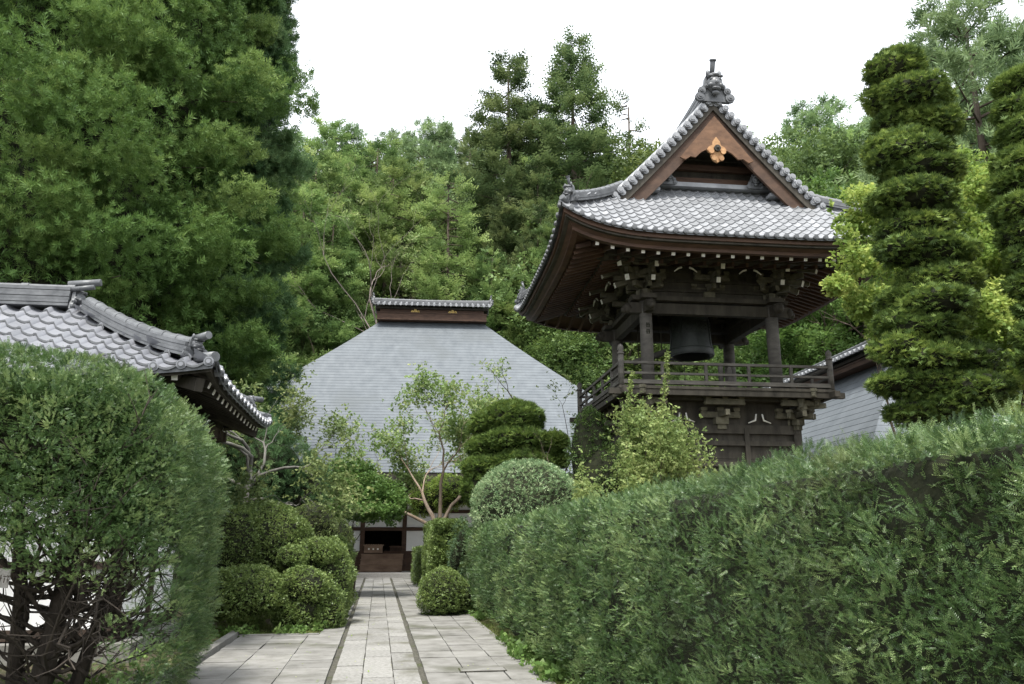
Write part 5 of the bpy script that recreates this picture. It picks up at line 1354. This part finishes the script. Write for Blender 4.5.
# the two great soft conifers that fill the upper left
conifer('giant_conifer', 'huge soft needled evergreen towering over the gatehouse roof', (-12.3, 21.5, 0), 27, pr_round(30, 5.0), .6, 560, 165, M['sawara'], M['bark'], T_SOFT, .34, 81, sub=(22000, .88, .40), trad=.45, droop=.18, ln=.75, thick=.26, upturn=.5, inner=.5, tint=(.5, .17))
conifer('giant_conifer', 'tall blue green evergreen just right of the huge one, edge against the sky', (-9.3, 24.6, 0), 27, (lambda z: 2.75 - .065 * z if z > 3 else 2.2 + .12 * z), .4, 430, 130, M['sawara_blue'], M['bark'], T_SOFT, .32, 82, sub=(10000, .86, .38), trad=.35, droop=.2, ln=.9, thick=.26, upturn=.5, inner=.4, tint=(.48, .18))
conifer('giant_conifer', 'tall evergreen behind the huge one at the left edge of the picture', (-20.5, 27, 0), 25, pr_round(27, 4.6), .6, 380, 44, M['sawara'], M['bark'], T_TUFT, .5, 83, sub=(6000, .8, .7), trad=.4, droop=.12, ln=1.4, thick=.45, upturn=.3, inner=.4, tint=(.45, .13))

# prototypes for the hillside; each placed tree is a copy of its own
FOREST = 'trees on the hill behind the temple'
def place(proto, first, base, H, rz, label, wsc=1.0, group=FOREST):
    o = proto if first else copy_tree(proto)
    s = H / proto['proto_h']; o.location = base; o.rotation_euler = (0, 0, rz); o.scale = (s * wsc, s * wsc, s); o['label'] = label; o['group'] = group; return o
def pines_prof(H): return pr_round(H, H * .2)
PROT = {}
def proto(key, H, fn):
    o = fn(); o['proto_h'] = H; PROT[key] = [o, True]
proto('cedar', 24, lambda: conifer('cedar_tree', 'x', (0, 0, 0), 24, pr_cone(25, 4.8, .95), 3, 330, 52, M['cedar'], M['bark'], T_YEWF, .50, 91, trad=.28, droop=.22, ln=.55, thick=.16, upturn=.6, tint=(.45, .2), inner=.25, rj=(.72, 1.05)))
proto('cedar_b', 24, lambda: conifer('cedar_tree', 'x', (0, 0, 0), 24, pr_cone(25, 5.0, .9), 2, 340, 52, M['cedar'], M['bark'], T_YEWF, .50, 92, trad=.28, droop=.2, ln=.55, thick=.16, upturn=.6, tint=(.45, .2), inner=.25, rj=(.72, 1.05)))
proto('slim', 14, lambda: conifer('slim_conifer', 'x', (0, 0, 0), 14, pr_cone(14.5, 2.4, .9), 1, 90, 22, M['cedar'], M['bark'], T_YEWF, .40, 93, trad=.14, droop=.12, ln=.8, thick=.12, upturn=.3, tint=(.5, .15)))
proto('conifer', 18, lambda: conifer('hill_conifer', 'x', (0, 0, 0), 18, pr_cone(19, 3.6, .6), 1, 230, 50, M['conifer'], M['bark'], T_YEWF, .46, 94, trad=.22, droop=.3, ln=.6, thick=.12, upturn=.6, tint=(.5, .18)))
proto('conifer_b', 18, lambda: conifer('hill_conifer', 'x', (0, 0, 0), 18, pr_round(19, 3.2), 1, 210, 50, M['conifer'], M['bark'], T_YEWF, .50, 95, trad=.22, droop=.4, ln=.65, thick=.15, upturn=.4, tint=(.5, .18)))
proto('cypress', 16, lambda: conifer('bright_cypress', 'x', (0, 0, 0), 16, pr_cone(16.8, 3.0, .62), .5, 230, 30, M['cypress'], M['bark'], T_YEWF, .42, 96, trad=.22, droop=.25, ln=.8, thick=.14, upturn=.5, tint=(.5, .17)))
proto('pine', 15, lambda: conifer('hill_pine', 'x', (0, 0, 0), 15, pr_round(15.5, 3.6), 2.5, 90, 80, M['pine'], M['bark'], T_SOFT, .50, 97, trad=.25, droop=.02, ln=1.5, thick=.16, upturn=.25, tint=(.5, .15), inner=.35))

def broadleaf(name, H, r, seed, leaf, nblob=26, per=150, size=.30):
    rr = random.Random(seed); root = thing(name, 'x', 'tree', (0, 0, 0)); mb = MB(); tips = []
    mb.tube([(0, 0, -.5), (.1, 0, H * .22), (0, .1, H * .42)], [H * .022, H * .018, H * .014], 8)
    for k in range(5): a = k * 1.3; grow(mb, (0, 0, H * (.2 + .05 * k)), (math.cos(a) * .8, math.sin(a) * .8, 1), H * .22, H * .010, 3, rr, tips, .55, .15, .1, (2, 2), .72)
    mb.build('trunk', M['bark'], root); f = Fol()
    for k in range(nblob):
        a = rr.uniform(0, 6.28); z = H * rr.uniform(.22, .95); env = r * math.sin(math.pi * min(1, max(.05, (z / H - .05) / 1.02))) ** .6; q = env * rr.uniform(.35, .9); br = r * rr.uniform(.22, .42)
        u = nrm(rng.normal(size=(per, 3))) * (rng.random(per)[:, None] ** .35); P = np.array([math.cos(a) * q, math.sin(a) * q, z]) + u * np.array([br, br, br * .7])
        D = u + rng.normal(size=(per, 3)) * .5; f.scatter(T_LEAF, P, D, size * rng.uniform(.6, 1.3, per), .5 + rr.gauss(0, .14) + u[:, 2] * .08 + rng.normal(0, .12, per), .8)
    f.build('crown', [leaf], root); return root
proto('broad', 12, lambda: broadleaf('broadleaf_tree', 12, 4.2, 101, M['broad'], 42, 330))
proto('broad_b', 12, lambda: broadleaf('broadleaf_tree', 12, 4.8, 102, M['broad'], 46, 330))
proto('broad_d', 12, lambda: broadleaf('broadleaf_tree', 12, 4.4, 103, M['broad_dark'], 44, 330))
proto('lime', 11, lambda: broadleaf('broadleaf_tree', 11, 4.0, 104, M['maple'], 42, 320, .27))

LBL = {'cedar': 'lower dark cedar among other crowns of the hillside forest', 'cedar_b': 'lower dark cedar among other crowns of the hillside forest', 'slim': 'thin pale conifer in the forest on the hill', 'conifer': 'mid green conifer in the forest on the hill', 'conifer_b': 'mid green conifer in the forest on the hill',
       'cypress': 'bright green cypress partly hidden by other hillside trees', 'pine': 'bluish pine far up on the wooded hill', 'broad': 'rounded green broadleaf tree in the forest on the hill', 'broad_b': 'rounded green broadleaf tree in the forest on the hill',
       'broad_d': 'dark broadleaf tree in the forest on the hill', 'lime': 'fresh green broadleaf tree in the forest on the hill'}
GRP = {'cedar': 'cedars on the hill', 'cedar_b': 'cedars on the hill', 'slim': 'thin conifers on the hill', 'conifer': 'green conifers on the hill', 'conifer_b': 'green conifers on the hill', 'cypress': 'cypresses on the hill', 'pine': 'pines on the hill',
       'broad': 'broadleaf trees on the hill', 'broad_b': 'broadleaf trees on the hill', 'broad_d': 'dark broadleaf trees on the hill', 'lime': 'fresh green trees on the hill'}
def plant(key, px, top, Y, wsc=1.0, label=None, rz=None, base=None):
    x_ = at(px, top, Y).x
    if -19 < x_ < 10.5 and Y < 52.5: Y = 52.5 + (Y % 1)
    elif 6.5 < x_ < 17.5 and Y < 45: Y = 45 + (Y % 1)
    if base is not None and Y > 46: base = None
    t = at(px, top, Y); zb = float(hill_z(t.x, Y)) if base is None else base; zb = max(zb, -.3) if Y < 60 else zb
    H = t.z - zb; p, first = PROT[key]; PROT[key][1] = False
    place(p, first, (t.x, Y, zb), H, random.uniform(0, 6.28) if rz is None else rz, label or LBL[key], wsc * 1.0, GRP[key])

# named trees of the skyline
plant('cedar_b', 572, 44, 60, 1.15, 'tallest of the twin dark cedars above the hall, touching the bell tower side')
plant('cedar', 509, 54, 61, 1.2, 'left hand one of the twin dark cedars, slightly lower than its neighbour')
plant('slim', 627, 98, 66, 1.0, 'lone thin spire conifer against the sky left of the tower gable')
plant('cypress', 449, 180, 54, 1.0, 'bright green cypress cone standing directly above the hall ridge')
plant('pine', 962, 14, 40, .95, 'tall pine with layered pads between the two topiary columns')
plant('pine', 1024, 30, 44, .9, 'tall pine behind the topiary column at the right edge')
for k, px, top, Y, ws in (('conifer', 330, 128, 64, .9), ('conifer', 318, 150, 56, .9), ('pine', 345, 136, 78, 1.0), ('conifer', 379, 140, 66, .9), ('pine', 398, 140, 84, .9), ('pine', 431, 130, 76, .85), ('pine', 460, 136, 80, .9), ('cedar', 470, 128, 76, .7),
                          ('conifer_b', 340, 175, 58, .9), ('conifer_b', 395, 160, 62, .9), ('conifer', 420, 165, 66, .9), ('conifer_b', 415, 180, 62, .9), ('conifer', 370, 190, 62, .9), ('conifer', 335, 215, 50, 1.0), ('conifer_b', 305, 190, 52, 1.0), ('conifer_b', 330, 245, 53, .8), ('conifer', 486, 215, 60, .8),
                          ('conifer', 540, 120, 70, 1.0), ('cedar', 538, 160, 58, 1.0), ('cedar_b', 505, 196, 57, .95), ('cedar', 541, 205, 56, .95), ('cedar', 524, 240, 54, .9), ('cedar_b', 556, 262, 53, .9), ('conifer', 492, 250, 53, .8), ('broad_d', 575, 285, 45, 1.0), ('cypress', 520, 300, 45, .8), ('broad_d', 600, 300, 44, 1.0), ('conifer', 560, 215, 54, 1.0),
                          ('broad', 610, 152, 66, .9), ('broad_d', 630, 165, 60, .9), ('broad', 650, 175, 70, .9), ('broad_b', 595, 180, 58, 1.0), ('conifer_b', 665, 180, 75, 1.0),
                          ('pine', 815, 112, 66, .9), ('cypress', 838, 128, 62, .9), ('pine', 855, 122, 70, .9), ('broad', 800, 150, 60, .9), ('broad_b', 835, 165, 56, 1.0), ('lime', 860, 185, 48, .9), ('broad', 880, 150, 58, 1.0), ('conifer', 790, 150, 72, .8),
                          ('pine', 930, 95, 62, 1.0), ('broad', 985, 130, 54, 1.0), ('broad_b', 1030, 140, 50, 1.0), ('lime', 950, 185, 46, 1.0), ('conifer_b', 1000, 100, 64, 1.0), ('pine', 905, 110, 66, 1.0), ('broad', 1060, 120, 52, 1.0)):
    plant(k, px, top, Y, ws)
# the forest behind and below them, seen through the tower and over the roofs
rr_ = random.Random(5)
for Y, top, step, keys in ((47, 300, 34, ('broad_d', 'broad', 'conifer', 'conifer_b')), (53, 255, 40, ('broad_d', 'conifer_b', 'conifer', 'conifer')), (60, 205, 46, ('conifer', 'conifer_b', 'cedar', 'broad')), (70, 175, 52, ('conifer', 'pine', 'broad_b', 'cypress')), (82, 158, 54, ('pine', 'conifer', 'broad'))):
    px = 232 + rr_.uniform(0, 20)
    while px < 1080:
        t = top + rr_.uniform(-16, 22)
        if not (Y < 50 and 330 < px < 480) and not (Y < 57 and 395 < px < 505) and not (Y < 59 and 330 < px < 440 and t < 290) and not (Y < 65 and 460 < px < 615 and t < 225): plant(rr_.choice(keys), px, t, Y + rr_.uniform(-2.5, 2.5), rr_.uniform(.85, 1.15))
        px += step * rr_.uniform(.75, 1.25)
# understory seen between the tower posts
for px, top, Y in ((600, 345, 40), (650, 335, 41), (700, 330, 42), (740, 335, 41), (800, 300, 52), (850, 270, 41), (830, 250, 43), (560, 330, 43), (770, 310, 52), (830, 330, 50)):
    plant(rr_.choice(('broad_d', 'lime', 'broad')) if px < 780 else 'lime', px, top, Y, 1.15, base=0)
# the bare tree on the hillside
b = at(398, 300, 52.5); b.z = float(hill_z(b.x, 52.5)) - .3
leafy_tree('bare_tree', 'bare pinkish grey branched tree among the green forest left of the bright cypress', b, [((0, 0, 0), (-.1, 0, 1), 9.5, .2), ((0, .2, 6), (.35, 0, 1), 5.8, .12), ((0, 0, 6), (-.55, 0, .9), 5.8, .12), ((0, 0, 8), (-.2, -.3, 1), 5, .1)], 6, 77, M['plum'], M['bark_twig'], T_LEAFS, .3, 1, .3, spread=.55, up=.08, kids=(2, 3), shrink=.68, bend=.16, keep=.12, maxdepth=1)

# ================================================================ ground cover along the path
def ground_cover():
    f = Fol()
    for (w0, w1, s0, s1, n, sz) in ((1.78, 2.25, -1, 3.2, 260, .16), (1.9, 2.3, 3, 9.5, 220, .13), (-1.5, -.9, 4.6, 5.6, 70, .14), (-2.8, -.9, 4.55, 5.0, 90, .13), (-3.2, -2.35, -3.5, 3.5, 160, .12), (-6, -2.5, -3, .5, 420, .13), (1.9, 2.3, -9, -1, 120, .15), (-1.1, -.85, 16, 19, 40, .14)):
        n *= 2; ww = rng.uniform(w0, w1, n); ss = rng.uniform(s0, s1, n)
        P = np.array(P0) + ww[:, None] * np.array(PR) + ss[:, None] * np.array(PF); ok = vnoise(P, .45, 31) > .45; P = P[ok]; k = len(P); P[:, 2] = rng.uniform(.02, .16, k)
        D = rng.normal(size=(k, 3)) * .6; D[:, 2] += .7; f.scatter(T_LEAFS, P, D, sz * rng.uniform(.5, 1.3, k), rng.normal(.5, .2, k), 1)
    f.scatter
    tag(f.build('weeds', [M['weed']]), 'small green weeds growing along the edges of the path', 'weeds', kind='stuff')
    g = Fol(); k = 9000; ww = np.concatenate([rng.uniform(1.85, 2.6, k // 2), rng.uniform(-3.2, -1.0, k // 4), rng.uniform(-6.5, -2.35, k // 4)]); ss = np.concatenate([rng.uniform(-8, 27, k // 2), rng.uniform(4.6, 9, k // 4), rng.uniform(-6, 4, k // 4)])
    P = np.array(P0) + ww[:, None] * np.array(PR) + ss[:, None] * np.array(PF); ok = vnoise(P, .6, 35) > .42; P = P[ok]; D = rng.normal(size=(len(P), 3)) * .5; D[:, 2] += 1
    g.scatter(T_TUFTF, P, D, .09 * rng.uniform(.5, 1.2, len(P)), rng.normal(.5, .2, len(P)), 1); tag(g.build('grass', [M['grass']]), 'short grass and moss tufts along the path edges', 'grass', kind='stuff')
    l = Fol(); k = 520; ww = rng.uniform(-2.1, 1.95, k); ss = rng.uniform(-2, 22, k); keep = (ww > -.9) | (ss < 4); ww, ss = ww[keep], ss[keep]; k = len(ww)
    P = np.array(P0) + ww[:, None] * np.array(PR) + ss[:, None] * np.array(PF); P[:, 2] = .058; D = rng.normal(size=(k, 3)); D[:, 2] = .1
    l.scatter([diamonds([((0, 0, 0), (0, 1, 0), 1, .5, (0, 0, 1))])], P, D, rng.uniform(.02, .045, k), rng.uniform(.2, 1, k), .3); tag(l.build('fallen_leaves', [M['lime']]), 'a few small fallen leaves scattered on the stone path', 'leaves', kind='stuff')
ground_cover()
for o in bpy.data.objects:
    if 'proto_h' in o: del o['proto_h']
for key, (o, unused) in PROT.items():
    if unused:
        for ch in [x for x in bpy.data.objects if x.parent == o]: bpy.data.objects.remove(ch)
        bpy.data.objects.remove(o)
